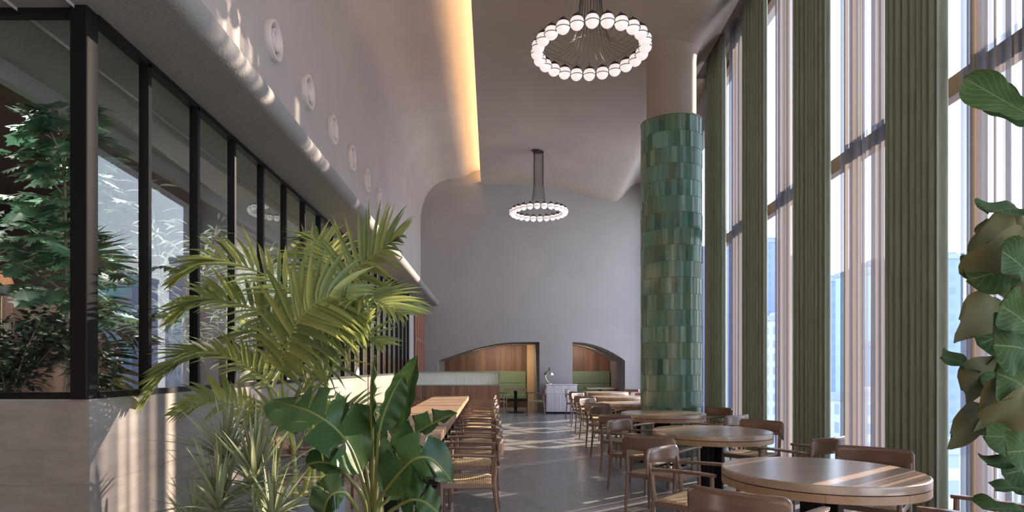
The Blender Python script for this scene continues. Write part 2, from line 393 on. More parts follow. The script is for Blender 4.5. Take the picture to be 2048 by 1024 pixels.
# wood panelling inside the alcoves (vertical boards)
MAT['walnut_panel'] = wood('walnut_boards', (0.27, 0.155, 0.11), (0.17, 0.09, 0.062), 'z', 0.45, 0.8, plank=1)
def boards(x0, x1, y, ztop, z0, n, name, label):
    c = M()
    for k in range(n):
        a = x0+(x1-x0)*k/n; b = x0+(x1-x0)*(k+1)/n-0.004
        c.box(a, b, y, y+.03, z0, ztop+.02, random.random())
    return structure(c.build(name, MAT['walnut_panel']), label)
boards(-1.65, 1.30, YB+3.1, 2.2, 0, 16, 'wall_alcove_left', 'walnut boards lining the back of the left alcove')
boards(2.56, 4.20, YB+2.5, 2.2, 0, 9, 'wall_alcove_right', 'walnut boards lining the back of the right alcove')
c = M(); c.box(1.30, 1.53, YB+2.6, YB+3.2, 0, 2.25); structure(c.build('trim_3', plaster('warm_lit_plaster', (0.62, 0.45, 0.27))), 'plaster return, warm light painted into its colour, at the right end of the left alcove')  # ochre colour stands in for warm light on the plaster

# walls behind the camera and beyond the partition
c = M(); c.box(-12.3, XG(YF)+.4, YF-.2, YF, -.3, 7.7); structure(c.build('wall_front', MAT['plaster']))
c = M(); c.box(-2.5, -2.4, YF, YB, 3.6, 7.8); structure(c.build('wall_left_outer', MAT['plaster']))

# window wall: solid pier and spandrel past the curtained bays
def wallseg(m, ya, yb, z0, z1, t=0.3):
    m.add([(XG(ya), ya, z0), (XG(ya)+t, ya, z0), (XG(yb)+t, yb, z0), (XG(yb), yb, z0), (XG(ya), ya, z1), (XG(ya)+t, ya, z1), (XG(yb)+t, yb, z1), (XG(yb), yb, z1)],
          [(0,3,2,1),(4,5,6,7),(0,1,5,4),(1,2,6,5),(2,3,7,6),(3,0,4,7)], 0.5)
c = M(); wallseg(c, 12.5, 13.0, 0, 7.2); wallseg(c, 13.0, 19.45, 6.35, 7.2); wallseg(c, 19.45, 22.9, 0, 7.7); wallseg(c, YF, 12.5, 7.0, 7.7); wallseg(c, YF, YF+.6, 0, 7.0)
structure(c.build('wall_right', MAT['plaster']), 'plaster wall framing the tall windows')

# windows: each bay a frame with its pane
w = thing('window_1', (XG(6), 6, 0), 'tall brown-framed windows behind the curtains', 'window'); del w['category']; w['kind'] = 'structure'
og = (XG(6), 6, 0)
MY = [-.8, 1.15, 3.10, 5.05, 7.0, 8.95, 10.9, 12.5]  # first bays, out of view, added without curtains to light the room
for y in [-2.4]+MY:
    c = M(); c.obox((XG(y)+.05, y, 3.5), (0.05, 0, 0), (0.0, 0.028, 0), (0, 0, 3.5)); c.build('mullion', MAT['brown_frame'], w, origin=og)
for ya, yb in zip([-2.4]+MY, MY):
    c = M()
    for z, h in ((0.06, 0.06), (3.78, 0.085), (6.94, 0.06)):
        c.bar((XG(ya)+.05, ya+.03, z), (XG(yb)+.05, yb-.03, z), 0.10, h*2)
    c.build('transom', MAT['brown_frame'], w, origin=og)
    c = M(); c.add([(XG(ya)+.05, ya, 0), (XG(yb)+.05, yb, 0), (XG(yb)+.05, yb, 7), (XG(ya)+.05, ya, 7)], [(0,1,2,3)]); c.build('pane', MAT['window_glass'], w, origin=og)
w = thing('window_2', (XG(16), 16, 0), 'wide uncurtained window past the tiled column', 'window'); del w['category']; w['kind'] = 'structure'
og = (XG(16), 16, 0)
for y in (13.03, 16.2, 19.42):
    c = M(); c.obox((XG(y)+.05, y, 3.17), (0.04, 0, 0), (0.0, 0.028, 0), (0, 0, 3.17)); c.build('mullion', MAT['black'], w, origin=og)
for ya, yb in ((13.03, 16.2), (16.2, 19.42)):
    c = M(); c.add([(XG(ya)+.05, ya, 0), (XG(yb)+.05, yb, 0), (XG(yb)+.05, yb, 6.35), (XG(ya)+.05, ya, 6.35)], [(0,1,2,3)]); c.build('pane', MAT['window_glass'], w, origin=og)

# glazed steel partition on the left
w = thing('window_3', (XL, 3.33, 1.25), 'black steel glazed partition on the concrete parapet', 'window'); del w['category']; w['kind'] = 'structure'
og = (XL, 3.33, 1.25)
c = M(); c.box(XL-.085, XL+.005, 3.30, 3.40, 1.25, 3.32); c.build('corner_post', MAT['black'], w, origin=og, bevel=0.006)
my = [3.905+0.654*k for k in range(20)]
for y in my:
    c = M(); c.box(XL-.05, XL+.01, y-.018, y+.018, 1.28, 3.30); c.build('mullion', MAT['black'], w, origin=og)
c = M(); c.box(XL-.05, XL+.01, 3.4, 16.45, 1.25, 1.285); c.box(XL-.05, XL+.01, 3.4, 16.45, 3.28, 3.32); c.build('side_rail', MAT['black'], w, origin=og)
c = M(); c.box(-6.5, XL-.08, 3.33, 3.38, 1.25, 1.285); c.box(-6.5, XL-.08, 3.33, 3.38, 3.28, 3.34); c.build('front_rail', MAT['black'], w, origin=og)
ys = [3.40]+my+[16.45]
for ya, yb in zip(ys, ys[1:]):
    c = M(); c.add([(XL-.02, ya, 1.28), (XL-.02, yb, 1.28), (XL-.02, yb, 3.29), (XL-.02, ya, 3.29)], [(0,1,2,3)]); c.build('pane', MAT['glass'], w, origin=og)
c = M(); c.add([(-6.5, 3.355, 1.28), (XL-.05, 3.355, 1.28), (XL-.05, 3.355, 3.29), (-6.5, 3.355, 3.29)], [(0,1,2,3)]); c.build('pane', MAT['glass'], w, origin=og)

# door in the left wall near the end
w = thing('door_1', (XL, 18.5, 0), 'reddish wood panelled door near the end wall', 'door'); del w['category']; w['kind'] = 'structure'
og = (XL, 18.5, 0)
MAT['redwood'] = wood('red_wood', (0.36, 0.17, 0.12), (0.24, 0.10, 0.07), 'z', 0.45)
c = M(); c.box(XL, XL+.03, 17.4, 19.6, 0.0, 3.2); c.build('door_panel', MAT['redwood'], w, origin=og)
c = M()
for y in (17.42, 17.95, 18.5, 19.05, 19.58): c.box(XL+.03, XL+.055, y-.05, y+.05, 0, 3.2)
for z in (0.1, 1.2, 2.2, 3.12): c.box(XL+.03, XL+.052, 17.4, 19.6, z-.05, z+.05)
c.build('door_rails', MAT['redwood'], w, origin=og)

# lounge behind the partition
MAT['dark_wood'] = wood('dark_wood_wall', (0.060, 0.040, 0.032), (0.036, 0.025, 0.021), 'x', 0.5)
MAT['taupe'] = plain('taupe_lacquer', (0.22, 0.16, 0.14), 0.5)
MAT['lounge_wall'] = plaster('lounge_plaster', (0.20, 0.18, 0.17))
c = M(); c.box(-12.3, -3.9, 9.3, 9.5, 0, 3.9); structure(c.build('wall_lounge', MAT['dark_wood']))
c = M(); c.box(-4.0, -3.9, 9.5, 17.0, 0, 3.9); structure(c.build('wall_lounge_side', MAT['lounge_wall']))
c = M(); c.box(-12.3, -3.06, YF, 22.6, 3.6, 3.75); structure(c.build('ceiling_lounge', MAT['dark_wood']))
c = M(); c.box(-12.4, -12.3, YF, 22.6, 0, 3.7); structure(c.build('wall_lounge_far', MAT['dark_wood']))
c = M(); c.box(-12.3, -3.78, 17.0, 17.15, 0, 3.7); c.box(-3.78, -3.50, 17.0, 17.15, 3.1, 3.7); c.box(-3.50, -2.2, 17.0, 17.15, 0, 3.7)
structure(c.build('wall_lounge_end', MAT['lounge_wall']))
for z in (3.20, 2.86, 2.55):
    pass
c = M()
for py in (203, 287, 343, 348):
    z = H+(CY-py)/F*9.25; c.box(-12.3, -3.9, 9.26, 9.3, z-.018, z+.018)
structure(c.build('trim_4', MAT['taupe']), 'thin horizontal mouldings on the dark wall')
# ------------------------------------------------------------ tiled column
def tilemat():
    m, t, o = newmat('glazed_green_tile'); b = bsdf(t, o, (.1,.3,.2), 0.16, spec=0.6)
    at = t.nodes.new('ShaderNodeAttribute'); at.attribute_name = 'rnd'
    v = coords(t, (9, 9, 2.2)); n = noise(t, v, 3, 6, 0.7); n2 = noise(t, coords(t), 2.0, 3)
    a = node(t, 'ShaderNodeMath', operation='MULTIPLY_ADD'); a.inputs[1].default_value = 0.85
    t.links.new(at.outputs['Fac'], a.inputs[0])
    k = node(t, 'ShaderNodeMath', operation='MULTIPLY_ADD'); k.inputs[1].default_value = 0.75; k.inputs[2].default_value = -0.32; t.links.new(n, k.inputs[0]); t.links.new(k.outputs[0], a.inputs[2])
    c = ramp(t, a.outputs[0], [(0.0, (0.035, 0.085, 0.068)), (0.3, (0.065, 0.165, 0.125)), (0.6, (0.115, 0.255, 0.20)), (0.85, (0.17, 0.33, 0.265)), (1.0, (0.27, 0.40, 0.29))])
    ol = ramp(t, n2, [(0.42, (0,0,0)), (0.62, (1,1,1))])
    c = mix(t, ol, c, mix(t, 0.5, c, (0.17, 0.19, 0.075)))
    t.links.new(c, b.inputs['Base Color']); bump(t, b, n, 0.12, 0.003)
    return m
CXC, CYC, CR = 2.99, 10.43, 0.49
col = thing('tiled_column', (CXC, CYC, 0), 'round column clad in glazed green tiles beside the curtains', 'column'); col['kind'] = 'thing'
c = M(); c.lathe([(CR-.012, 0), (CR-.012, 5.41)], 64); c.build('grout_core', plain('tile_grout', (0.30, 0.34, 0.26), 0.8), col, smooth=40)
c = M(); nrow = 21; hh = 5.43/nrow; nt_ = 34
for i in range(nrow):
    off = (i % 2)*0.5*2*math.pi/nt_ + random.uniform(-.02, .02)
    for k in range(nt_):
        a0 = off+2*math.pi*k/nt_+.0025; a1 = off+2*math.pi*(k+1)/nt_-.0025; tl = random.uniform(-.003, .003)
        z0 = i*hh+.003; z1 = (i+1)*hh-.003; vs = []
        for z, dz in ((z0, 0), (z1, random.uniform(-.002, .002))):
            for s_ in range(3):
                a = a0+(a1-a0)*s_/2; r_ = CR+dz+(tl if s_ == 2 else (-tl if s_ == 0 else 0)); vs.append((r_*math.cos(a), r_*math.sin(a), z))
        for z in (z0, z1):
            for s_ in range(3):
                a = a0+(a1-a0)*s_/2; vs.append(((CR-.015)*math.cos(a), (CR-.015)*math.sin(a), z))
        r_ = min(1, max(0, random.gauss(.5, .24)))
        c.add(vs, [(0,1,4,3),(1,2,5,4),(6,0,3,9),(2,8,11,5),(3,4,10,9),(4,5,11,10)], r_)
c.build('tile_cladding', tilemat(), col)
c = M(); c.lathe([(CR+.004, 5.43), (CR+.004, 5.45), (0.395, 5.455), (0.395, 6.36), (0.402, 6.50), (0.43, 6.62), (0.49, 6.72)], 64, cap=False)
c.build('plaster_shaft', MAT['ceiling'], col, smooth=40)

# ------------------------------------------------------------ curtains
def drapemat():
    m, t, o = newmat('olive_drape'); b = bsdf(t, o, (.3,.32,.24), 0.85, spec=0.15); t.links.remove(b.outputs[0].links[0])
    n = noise(t, coords(t, (1, 1, 0.1)), 30, 3); c = ramp(t, n, [(0.3, (0.27, 0.31, 0.245)), (0.7, (0.35, 0.39, 0.32))])
    t.links.new(c, b.inputs['Base Color']); b.inputs['Sheen Weight'].default_value = 0.2
    tl = node(t, 'ShaderNodeBsdfTranslucent'); t.links.new(c, tl.inputs[0]); mx = node(t, 'ShaderNodeMixShader'); mx.inputs[0].default_value = 0.16
    t.links.new(b.outputs[0], mx.inputs[1]); t.links.new(tl.outputs[0], mx.inputs[2]); t.links.new(mx.outputs[0], o.inputs[0]); return m
def sheermat():
    m, t, o = newmat('voile_fold_light'); b = bsdf(t, o, (.5,.42,.36), 0.8, spec=0.2); t.links.remove(b.outputs[0].links[0])
    uv = coords(t, kind='UV'); sp = node(t, 'ShaderNodeSeparateXYZ'); t.links.new(uv, sp.inputs[0])
    cb = node(t, 'ShaderNodeCombineXYZ'); t.links.new(sp.outputs[0], cb.inputs[0])
    n = node(t, 'ShaderNodeTexNoise'); n.inputs['Scale'].default_value = 5.0; n.inputs['Detail'].default_value = 1.0; n.inputs['Roughness'].default_value = 0.6; t.links.new(cb.outputs[0], n.inputs['Vector'])
    n2 = node(t, 'ShaderNodeTexNoise'); n2.inputs['Scale'].default_value = 4.1; t.links.new(cb.outputs[0], n2.inputs['Vector'])
    c = ramp(t, n2.outputs[0], [(0.40, (0.18, 0.135, 0.10)), (0.56, (0.155, 0.16, 0.19))]); t.links.new(c, b.inputs['Base Color'])  # brown and blue bands stand for sunlit and sky-tinted folds
    tl = node(t, 'ShaderNodeBsdfTranslucent'); t.links.new(c, tl.inputs[0]); mx = node(t, 'ShaderNodeMixShader'); mx.inputs[0].default_value = 0.5
    t.links.new(b.outputs[0], mx.inputs[1]); t.links.new(tl.outputs[0], mx.inputs[2])
    tr = node(t, 'ShaderNodeBsdfTransparent'); tr.inputs[0].default_value = (0.93, 0.93, 0.98, 1)
    T = ramp(t, n.outputs[0], [(0.40, (0.85,)*3), (0.43, (0.34,)*3), (0.50, (0.16,)*3), (0.58, (0.22,)*3), (0.61, (0.80,)*3)])  # dense and open bands imitate layered folds and bright gaps
    my_ = node(t, 'ShaderNodeMixShader'); t.links.new(T, my_.inputs[0]); t.links.new(mx.outputs[0], my_.inputs[1]); t.links.new(tr.outputs[0], my_.inputs[2])
    t.links.new(my_.outputs[0], o.inputs[0]); return m
MAT['drape'] = drapemat(); MAT['sheer'] = sheermat()
MAT['track'] = plain('curtain_track', (0.09, 0.06, 0.045), 0.5)
RX = V((SL, 1, 0)).normalized(); RN = V((1, -SL, 0)).normalized()

def drape(y0, y1, label):
    L = y1-y0; n = 140; rows = [[], [], [], []]; np_ = 8; ph = random.uniform(0, 6)
    for k in range(n+1):
        t = k/n; u = t*np_*2*math.pi + 0.8*math.sin(t*7+ph)
        a = 0.048*(1+.25*math.sin(t*9+ph)); d = a*math.cos(u) + 0.14*a*math.cos(2*u+1)
        yy = y0+L*t + 0.018*math.sin(2*u)
        p = V((XW(yy), yy, 0)) - RN*(d+0.02)
        for j, z in enumerate((0.015, 0.4, 6.6, 7.135)):
            q = p.copy()
            if j == 3: q = V((XW(yy), yy, 0)) - RN*(d*0.6+0.02)
            q.z = z; rows[j].append(q)
    m = M(); m.sheet(rows); o = m.build('drape_curtain', MAT['drape'], smooth=True, origin=(XW(y0+L/2), y0+L/2, 0), solid=0.006)
    return tag(o, label, 'curtain', 'olive drapes between the windows')
def sheer(y0, y1, label, seed):
    rnd = random.Random(seed); L = y1-y0; n = 90; nf = max(3, int(L/0.105)); ph = rnd.uniform(0, 6); rows = [[] for _ in range(4)]; uv = [[] for _ in range(4)]
    s = rnd.uniform(0, 40); prev = None
    for k in range(n+1):
        t = k/n; u = t*nf*2*math.pi + 0.9*math.sin(t*5+ph); a = 0.034*(1+.5*math.sin(t*8+ph*2)); d = a*math.cos(u)
        yy = y0+L*t+0.012*math.sin(2*u+.5); p = V((XW(yy)+0.10, yy, 0)) - RN*d
        if prev is not None: s += (p-prev).length
        prev = p
        for j, z in enumerate((0.02, 2.5, 6.4, 7.135)):
            q = p.copy()
            if j == 0: q = V((XW(yy)+0.10, yy, 0)) - RN*d*1.15
            if j == 3: q = V((XW(yy)+0.10, yy, 0)) - RN*d*0.6
            q.z = z; rows[j].append(q); uv[j].append((s, z))
    m = M(); m.sheet(rows, uv); o = m.build('sheer_curtain', MAT['sheer'], smooth=True, origin=(XW(y0+L/2)+.1, y0+L/2, 0))
    return tag(o, label, 'sheer curtain', 'sheers with painted fold light over the windows')
DR = [(3.02, 3.80, 'olive pleated drape beside the fiddle leaf fig, unseen past the right edge, shading it from the sun'), (4.97, 5.71, 'wide olive pleated drape left of the fiddle leaf fig, nearest full-height one'),  # first drape is out of view, placed to keep sun off the fig
      (6.93, 7.73, 'second olive pleated drape from the right, behind the second round table'), (8.82, 9.65, 'third olive pleated drape from the right'),
      (10.80, 11.80, 'farthest visible olive drape, just right of the tiled column')]
for a, b, l in DR: drape(a, b, l)
BAY = ['beyond the fiddle leaf fig, nearest bay', 'between the nearest and second full-height drapes', 'between the second and third drapes', 'between the third and fourth drapes', 'beside the tiled column']
bi = 0
for (a0, a1, _), (b0, b1, _) in zip(DR, DR[1:]+[(12.5, 0, '')]):
    nm = BAY[bi]
    L = b0-a1; g = 0.07
    e1 = a1+0.03+L*0.46; sheer(a1+.03, e1, 'sheer with its fold light painted in brown and blue, %s, nearer half' % nm, bi*2+3)
    sheer(e1+g, b0-0.05, 'sheer with its fold light painted in brown and blue, %s, farther half' % nm, bi*2+4)
    bi += 1
c = M(); c.bar((XW(0.4)+.05, 0.4, 7.15), (XW(12.5)+.05, 12.5, 7.15), 0.22, 0.02); o = c.build('curtain_track', MAT['track'], origin=(XW(6), 6, 7.15)); tag(o, 'dark curtain track along the ceiling above the drapes', 'curtain track')

# ------------------------------------------------------------ air nozzles on the left wall
for k in range(7):
    y = 6.27+1.178*k
    nm = ['nearest', 'second nearest', 'third nearest', 'middle fourth', 'fifth from the camera', 'sixth from the camera', 'farthest'][k]
    t_ = thing('air_vent', (-2.18, y, 4.67), 'round white air nozzle high on the left wall, %s' % nm, 'vent', group='round nozzles along the upper wall')
    def ring(prof, name, mat):
        m = M(); m.lathe(prof, 40, cap=False); m.v = [V((p.z, p.x, p.y)) for p in m.v]; return m.build(name, mat, t_, smooth=50)
    ring([(0.195, 0.0), (0.195, 0.040), (0.188, 0.055), (0.168, 0.058), (0.155, 0.045), (0.148, 0.006)], 'rim', MAT['vent'])
    ring([(0.108, 0.006), (0.112, 0.05), (0.104, 0.060), (0.088, 0.052), (0.075, 0.020), (0.001, 0.012)], 'nozzle', MAT['vent'])
    ring([(0.15, 0.004), (0.001, 0.004)], 'throat', MAT['vent_in'])

# ------------------------------------------------------------ chandeliers
def globemat():
    m, t, o = newmat('opal_glass'); b = bsdf(t, o, (0.62, 0.59, 0.58), 0.3)
    lw = node(t, 'ShaderNodeEmission'); lw.inputs[0].default_value = (1.0, 0.90, 0.87, 1); lw.inputs[1].default_value = 0.42
    ad = node(t, 'ShaderNodeAddShader'); t.links.remove(b.outputs[0].links[0]); t.links.new(b.outputs[0], ad.inputs[0]); t.links.new(lw.outputs[0], ad.inputs[1]); t.links.new(ad.outputs[0], o.inputs[0]); return m
MAT['opal'] = globemat()
MAT['gunmetal'] = plain('gunmetal', (0.10, 0.10, 0.09), 0.35, 0.8)
MAT['cap'] = plain('brown_black_cap', (0.028, 0.020, 0.018), 0.4)
MAT['wire'] = plain('steel_wire', (0.34, 0.31, 0.30), 0.4, 0.5)
def chandelier(x, y, zr, Rr, label, n=24):
    zc = 7.115
    t_ = thing('ring_chandelier', (x, y, zr), label, 'chandelier', group='globe ring chandeliers')
    m = M(); m.lathe([(0.001, zc-zr), (0.20, zc-zr), (0.205, zc-zr-.02), (0.14, zc-zr-.085), (0.001, zc-zr-.09)], 40, cap=False); m.build('canopy', MAT['cap'], t_, smooth=40)
    gm = M(); prof = [(0.082*math.sin(a), 0.088*math.cos(a)) for a in [math.pi*k/14 for k in range(15)]]; gm.lathe(prof, 24, cap=False)
    rm = M(); rm.tube([(0.087*math.cos(a), 0.087*math.sin(a), -0.018) for a in [2*math.pi*k/32 for k in range(33)]], 0.005, 6)
    cm = M(); cm.lathe([(0.001, 0.125), (0.007, 0.122), (0.009, 0.108), (0.030, 0.100), (0.056, 0.080), (0.070, 0.056), (0.066, 0.050)], 20, cap=False)
    first = None
    for k in range(n):
        a = 2*math.pi*(k+.5)/n; p = (Rr*math.cos(a), Rr*math.sin(a), 0)
        if first is None:
            g = gm.build('globe', MAT['opal'], t_, smooth=True); g.location = p
            r_ = rm.build('retaining_ring', MAT['gunmetal'], g, smooth=True); c_ = cm.build('lamp_cap', MAT['cap'], g, smooth=40); first = g
        else:
            g = copy_tree(first, t_); g.location = p
        ca, sa = math.cos(a), math.sin(a); h = zc-zr-.085; ri = 0.125
        pts = [(ri*ca, ri*sa, h), (ri*ca*1.02, ri*sa*1.02, h*0.45), (0.17*ca, 0.17*sa, 0.30), (0.25*ca, 0.25*sa, 0.06), (0.40*ca, 0.40*sa, -0.02), (0.55*ca, 0.55*sa, 0.06), (Rr*0.96*ca, Rr*.96*sa, 0.15), (Rr*ca, Rr*sa, 0.12)]
        q = M(); q.tube(pts[:3], 0.0036, 5); q.tube(pts[2:], 0.0022, 5); q.build('cord', MAT['cap'], t_, smooth=True)
    q = M(); q.tube([((Rr+.004)*math.cos(a), (Rr+.004)*math.sin(a), -0.018) for a in [2*math.pi*k/96 for k in range(97)]], 0.004, 6); q.build('ring_frame', MAT['gunmetal'], t_, smooth=True)
    for k in range(3):
        a = 2*math.pi*k/3+0.05
        q = M(); q.tube([(0.19*math.cos(a), 0.19*math.sin(a), zc-zr-.03), (Rr*math.cos(a), Rr*math.sin(a), -0.01)], 0.0018, 5); q.build('suspension_wire', MAT['wire'], t_, smooth=True)
    return t_
chandelier(1.275, 8.02, 5.46, 0.68, 'ring chandelier of white globes, the large near one at the top')
chandelier(1.255, 16.45, 5.46, 0.69, 'ring chandelier of white globes hanging near the end wall')

# ------------------------------------------------------------ armchair
MAT['walnut'] = wood('stained_walnut', (0.22, 0.130, 0.090), (0.145, 0.08, 0.056), 'z', 0.26, 1.6, spec=0.8)
MAT['walnut_x'] = wood('stained_walnut_back', (0.22, 0.130, 0.090), (0.14, 0.08, 0.056), 'x', 0.22, 1.6, spec=1.0)
def cordmat():
    m, t, o = newmat('woven_paper_cord'); b = bsdf(t, o, (.5,.36,.2), 0.7, spec=0.3)
    v = coords(t, (1, 1, 1)); ch = node(t, 'ShaderNodeTexBrick'); ch.offset = 0.5
    ch.inputs['Scale'].default_value = 1; ch.inputs['Brick Width'].default_value = 0.034; ch.inputs['Row Height'].default_value = 0.017; ch.inputs['Mortar Size'].default_value = 0.0035; ch.inputs['Mortar Smooth'].default_value = 0.6
    ch.inputs['Color1'].default_value = (0.60, 0.44, 0.25, 1); ch.inputs['Color2'].default_value = (0.50, 0.355, 0.195, 1); ch.inputs['Mortar'].default_value = (0.14, 0.09, 0.05, 1)
    t.links.new(v, ch.inputs['Vector']); t.links.new(ch.outputs['Color'], b.inputs['Base Color'])
    iv = node(t, 'ShaderNodeMath', operation='SUBTRACT'); iv.inputs[0].default_value = 1; t.links.new(ch.outputs['Fac'], iv.inputs[1]); bump(t, b, iv.outputs[0], 0.7, 0.004); return m
MAT['cord'] = cordmat()

def make_chair():
    t_ = thing('armchair', (0,0,0), None, 'chair')
    for s in (-1, 1):
        q = M(); q.tube([(s*.262, .225, 0), (s*.258, .225, .42), (s*.255, .222, .655)], [.0125, .018, .015], 10); q.build('leg', MAT['walnut'], t_, smooth=50)
        q = M(); q.tube([(s*.238, -.275, 0), (s*.240, -.235, .30), (s*.240, -.222, .44), (s*.243, -.238, .60), (s*.245, -.258, .70)], [.012, .017, .018, .017, .014], 10); q.build('leg', MAT['walnut'], t_, smooth=50)
        q = M(); rows = []
        for k in range(9):
            u = k/8; y = -.235+.485*u; w = .017+.012*math.sin(u*math.pi)**1; x = s*(.245+.016*u); z = .655+.012*math.sin(u*2.4)
            rows.append([V((x-w, y, z)), V((x-w*.9, y, z+.010)), V((x+w*.9, y, z+.010)), V((x+w, y, z)), V((x+w*.7, y, z-.012)), V((x-w*.7, y, z-.012)), V((x-w, y, z))])
        q.sheet(rows); q.add([rows[0][i] for i in range(6)], [(0,1,2,3,4,5)]); q.add([rows[-1][i] for i in range(6)], [(5,4,3,2,1,0)]); q.build('armrest', MAT['walnut'], t_, smooth=40)
    q = M()
    for s in (-1, 1): q.bar((s*.244, -.22, .405), (s*.256, .222, .405), .022, .042)
    q.bar((-.25, .225, .405), (.25, .225, .405), .022, .042); q.bar((-.24, -.222, .405), (.24, -.222, .405), .022, .042); q.build('seat_frame', MAT['walnut_x'], t_, bevel=.005)
    q = M(); n = 12; rows = []
    for j in range(n+1):
        row = []
        for i in range(n+1):
            u = i/n*2-1; v = j/n*2-1; x = u*(.238+.012*(v+1)/2); y = v*.215; e = max(abs(u), abs(v))
            z = .440 - .020*(1-u*u)*(1-v*v) - (0.018 if e > .99 else 0)
            row.append(V((x, y, z)))
        rows.append(row)
    q.sheet(rows)
    rim = [rows[0][i] for i in range(n+1)] + [rows[j][n] for j in range(1, n+1)] + [rows[n][i] for i in range(n-1, -1, -1)] + [rows[j][0] for j in range(n-1, 0, -1)]
    vs = list(rim)+[V((p.x*.985, p.y*.985, .388)) for p in rim]; L = len(rim)
    q.add(vs, [(k, L+k, L+(k+1)%L, (k+1)%L) for k in range(L)]); q.build('woven_seat', MAT['cord'], t_, smooth=50)
    q = M(); rows = [[], [], [], [], []]; n = 28
    for k in range(n+1):
        u = k/n*2-1; x = u*.268; y = -.262-.045*(1-u*u)
        top = .795 - .035*max(0, (abs(u)-.86)/.14)**2.2; bot = .655 - .075*max(0, (abs(u)-.78)/.22)**1.5
        for j in range(5): z = bot+(top-bot)*j/4; rows[j].append(V((x, y-.02*(z-.65), z)))
    q.sheet(rows); q.build('backrest', MAT['walnut_x'], t_, smooth=60, solid=.020)
    return t_
proto = make_chair(); used = [False]
def chair(x, y, face, label, group):
    """face: direction the sitter looks, degrees from +y towards +x"""
    if used[0]: o = copy_tree(proto)
    else: o = proto; used[0] = True
    o.location = (x, y, 0); o.rotation_euler = (0, 0, -math.radians(face)); tag(o, label, 'chair', group); return o

# ------------------------------------------------------------ round tables
MAT['oak'] = wood('oak_top', (0.40, 0.285, 0.205), (0.31, 0.215, 0.15), 'x', 0.24, 0.7, spec=1.0)
MAT['oak_edge'] = wood('oak_edge', (0.44, 0.28, 0.17), (0.31, 0.18, 0.10), 'x', 0.38, 0.7)
def make_round():
    t_ = thing('round_table', (0,0,0), None, 'table')
    q = M(); q.lathe([(0.001, .75), (.597, .75), (.603, .746), (.605, .74), (.605, .702), (.600, .699), (.001, .699)], 96, cap=False); q.build('tabletop', MAT['oak'], t_, smooth=30)
    q = M(); q.lathe([(.001, .695), (.597, .695), (.597, .699)], 96, cap=False); q.build('shadow_gap', MAT['black'], t_, smooth=30)
    q = M()
    for k in range(8):
        a0 = 2*math.pi*k/8+.35; vs = []; n = 12
        for j in range(n+1):
            a = a0+(2*math.pi/8-.003)*j/n
            vs += [(.604*math.cos(a), .604*math.sin(a), .695), (.604*math.cos(a), .604*math.sin(a), .648), (.56*math.cos(a), .56*math.sin(a), .646), (.56*math.cos(a), .56*math.sin(a), .695)]
        fs = [(4*j+i, 4*j+(i+1)%4, 4*j+4+(i+1)%4, 4*j+4+i) for j in range(n) for i in range(4)] + [(0,1,2,3), (4*n+3, 4*n+2, 4*n+1, 4*n)]
        q.add(vs, fs)
    q.lathe([(.56, .69), (.56, .648), (.001, .648)], 48, cap=False)
    q.build('apron', MAT['oak_edge'], t_, smooth=30)
    q = M()
    for k in range(2):
        a = math.radians(35+90*k); q.obox((0, 0, .335), (.125*math.cos(a), .125*math.sin(a), 0), (-.022*math.sin(a), .022*math.cos(a), 0), (0, 0, .318))
    q.lathe([(.05, .02), (.05, .65)], 24)
    q.build('pedestal', MAT['black'], t_, bevel=.003)
    q = M()
    for k in range(2):
        a = math.radians(35+90*k); q.obox((0, 0, .012), (.34*math.cos(a), .34*math.sin(a), 0), (-.045*math.sin(a), .045*math.cos(a), 0), (0, 0, .011))
    q.build('base', MAT['black'], t_, bevel=.003)
    return t_
rt = make_round()
ORD = ['nearest', 'second nearest', 'third nearest', 'fourth', 'fifth', 'farthest']
for k in range(6):
    x = 2.15+.186*k; y = 4.11+2.555*k
    o = rt if k == 0 else copy_tree(rt); o.location = (x, y, 0); o.rotation_euler = (0, 0, .17*k)
    tag(o, '%s round oak table on a black pedestal beside the curtains' % ORD[k], 'table', 'round tables by the windows')
    for nm, dx, dy in (('left front', -.69, -.72), ('left rear', -.60, .63), ('right rear', .64, .60), ('right front', .50, -.80)):
        if k == 3 and nm == 'right front': continue
        if k == 2 and nm == 'right rear': dx, dy = .80, .45
        jx = random.uniform(-.03, .03); jy = random.uniform(-.03, .03)
        if k == 0 and nm == 'left front': jx, jy = -.02, -.01
        X, Y = x+dx+jx, y+dy+jy; f = math.degrees(math.atan2(x-X, y-Y))+random.uniform(-5, 5)
        chair(X, Y, f, 'walnut armchair with woven seat at the %s of the %s round table' % (nm, ORD[k]), 'armchairs around the round tables')

# ------------------------------------------------------------ long row of square-edged tables
MAT['oak_y'] = wood('oak_plank_top', (0.42, 0.285, 0.19), (0.32, 0.205, 0.13), 'x', 0.30, 0.7, plank=1)
def make_row_table():
    t_ = thing('rectangular_table', (0,0,0), None, 'table')
    q = M(); n = 14
    for k in range(n): q.box(-.40, .40, -.90+1.80*k/n+.0007, -.90+1.80*(k+1)/n-.0007, .665, .75, random.uniform(.35, .75))
    q.build('tabletop', MAT['oak_y'], t_, bevel=.002)
    for s in (-1, 1):
        q = M(); q.box(-.06, .06, s*.5-.06, s*.5+.06, .02, .665); q.box(-.25, .25, s*.5-.04, s*.5+.04, .635, .665); q.build('pedestal', MAT['black'], t_, bevel=.003)
        q = M(); q.box(-.27, .27, s*.5-.22, s*.5+.22, 0, .022); q.build('base_plate', MAT['black'], t_, bevel=.003)
    return t_
rw = make_row_table()
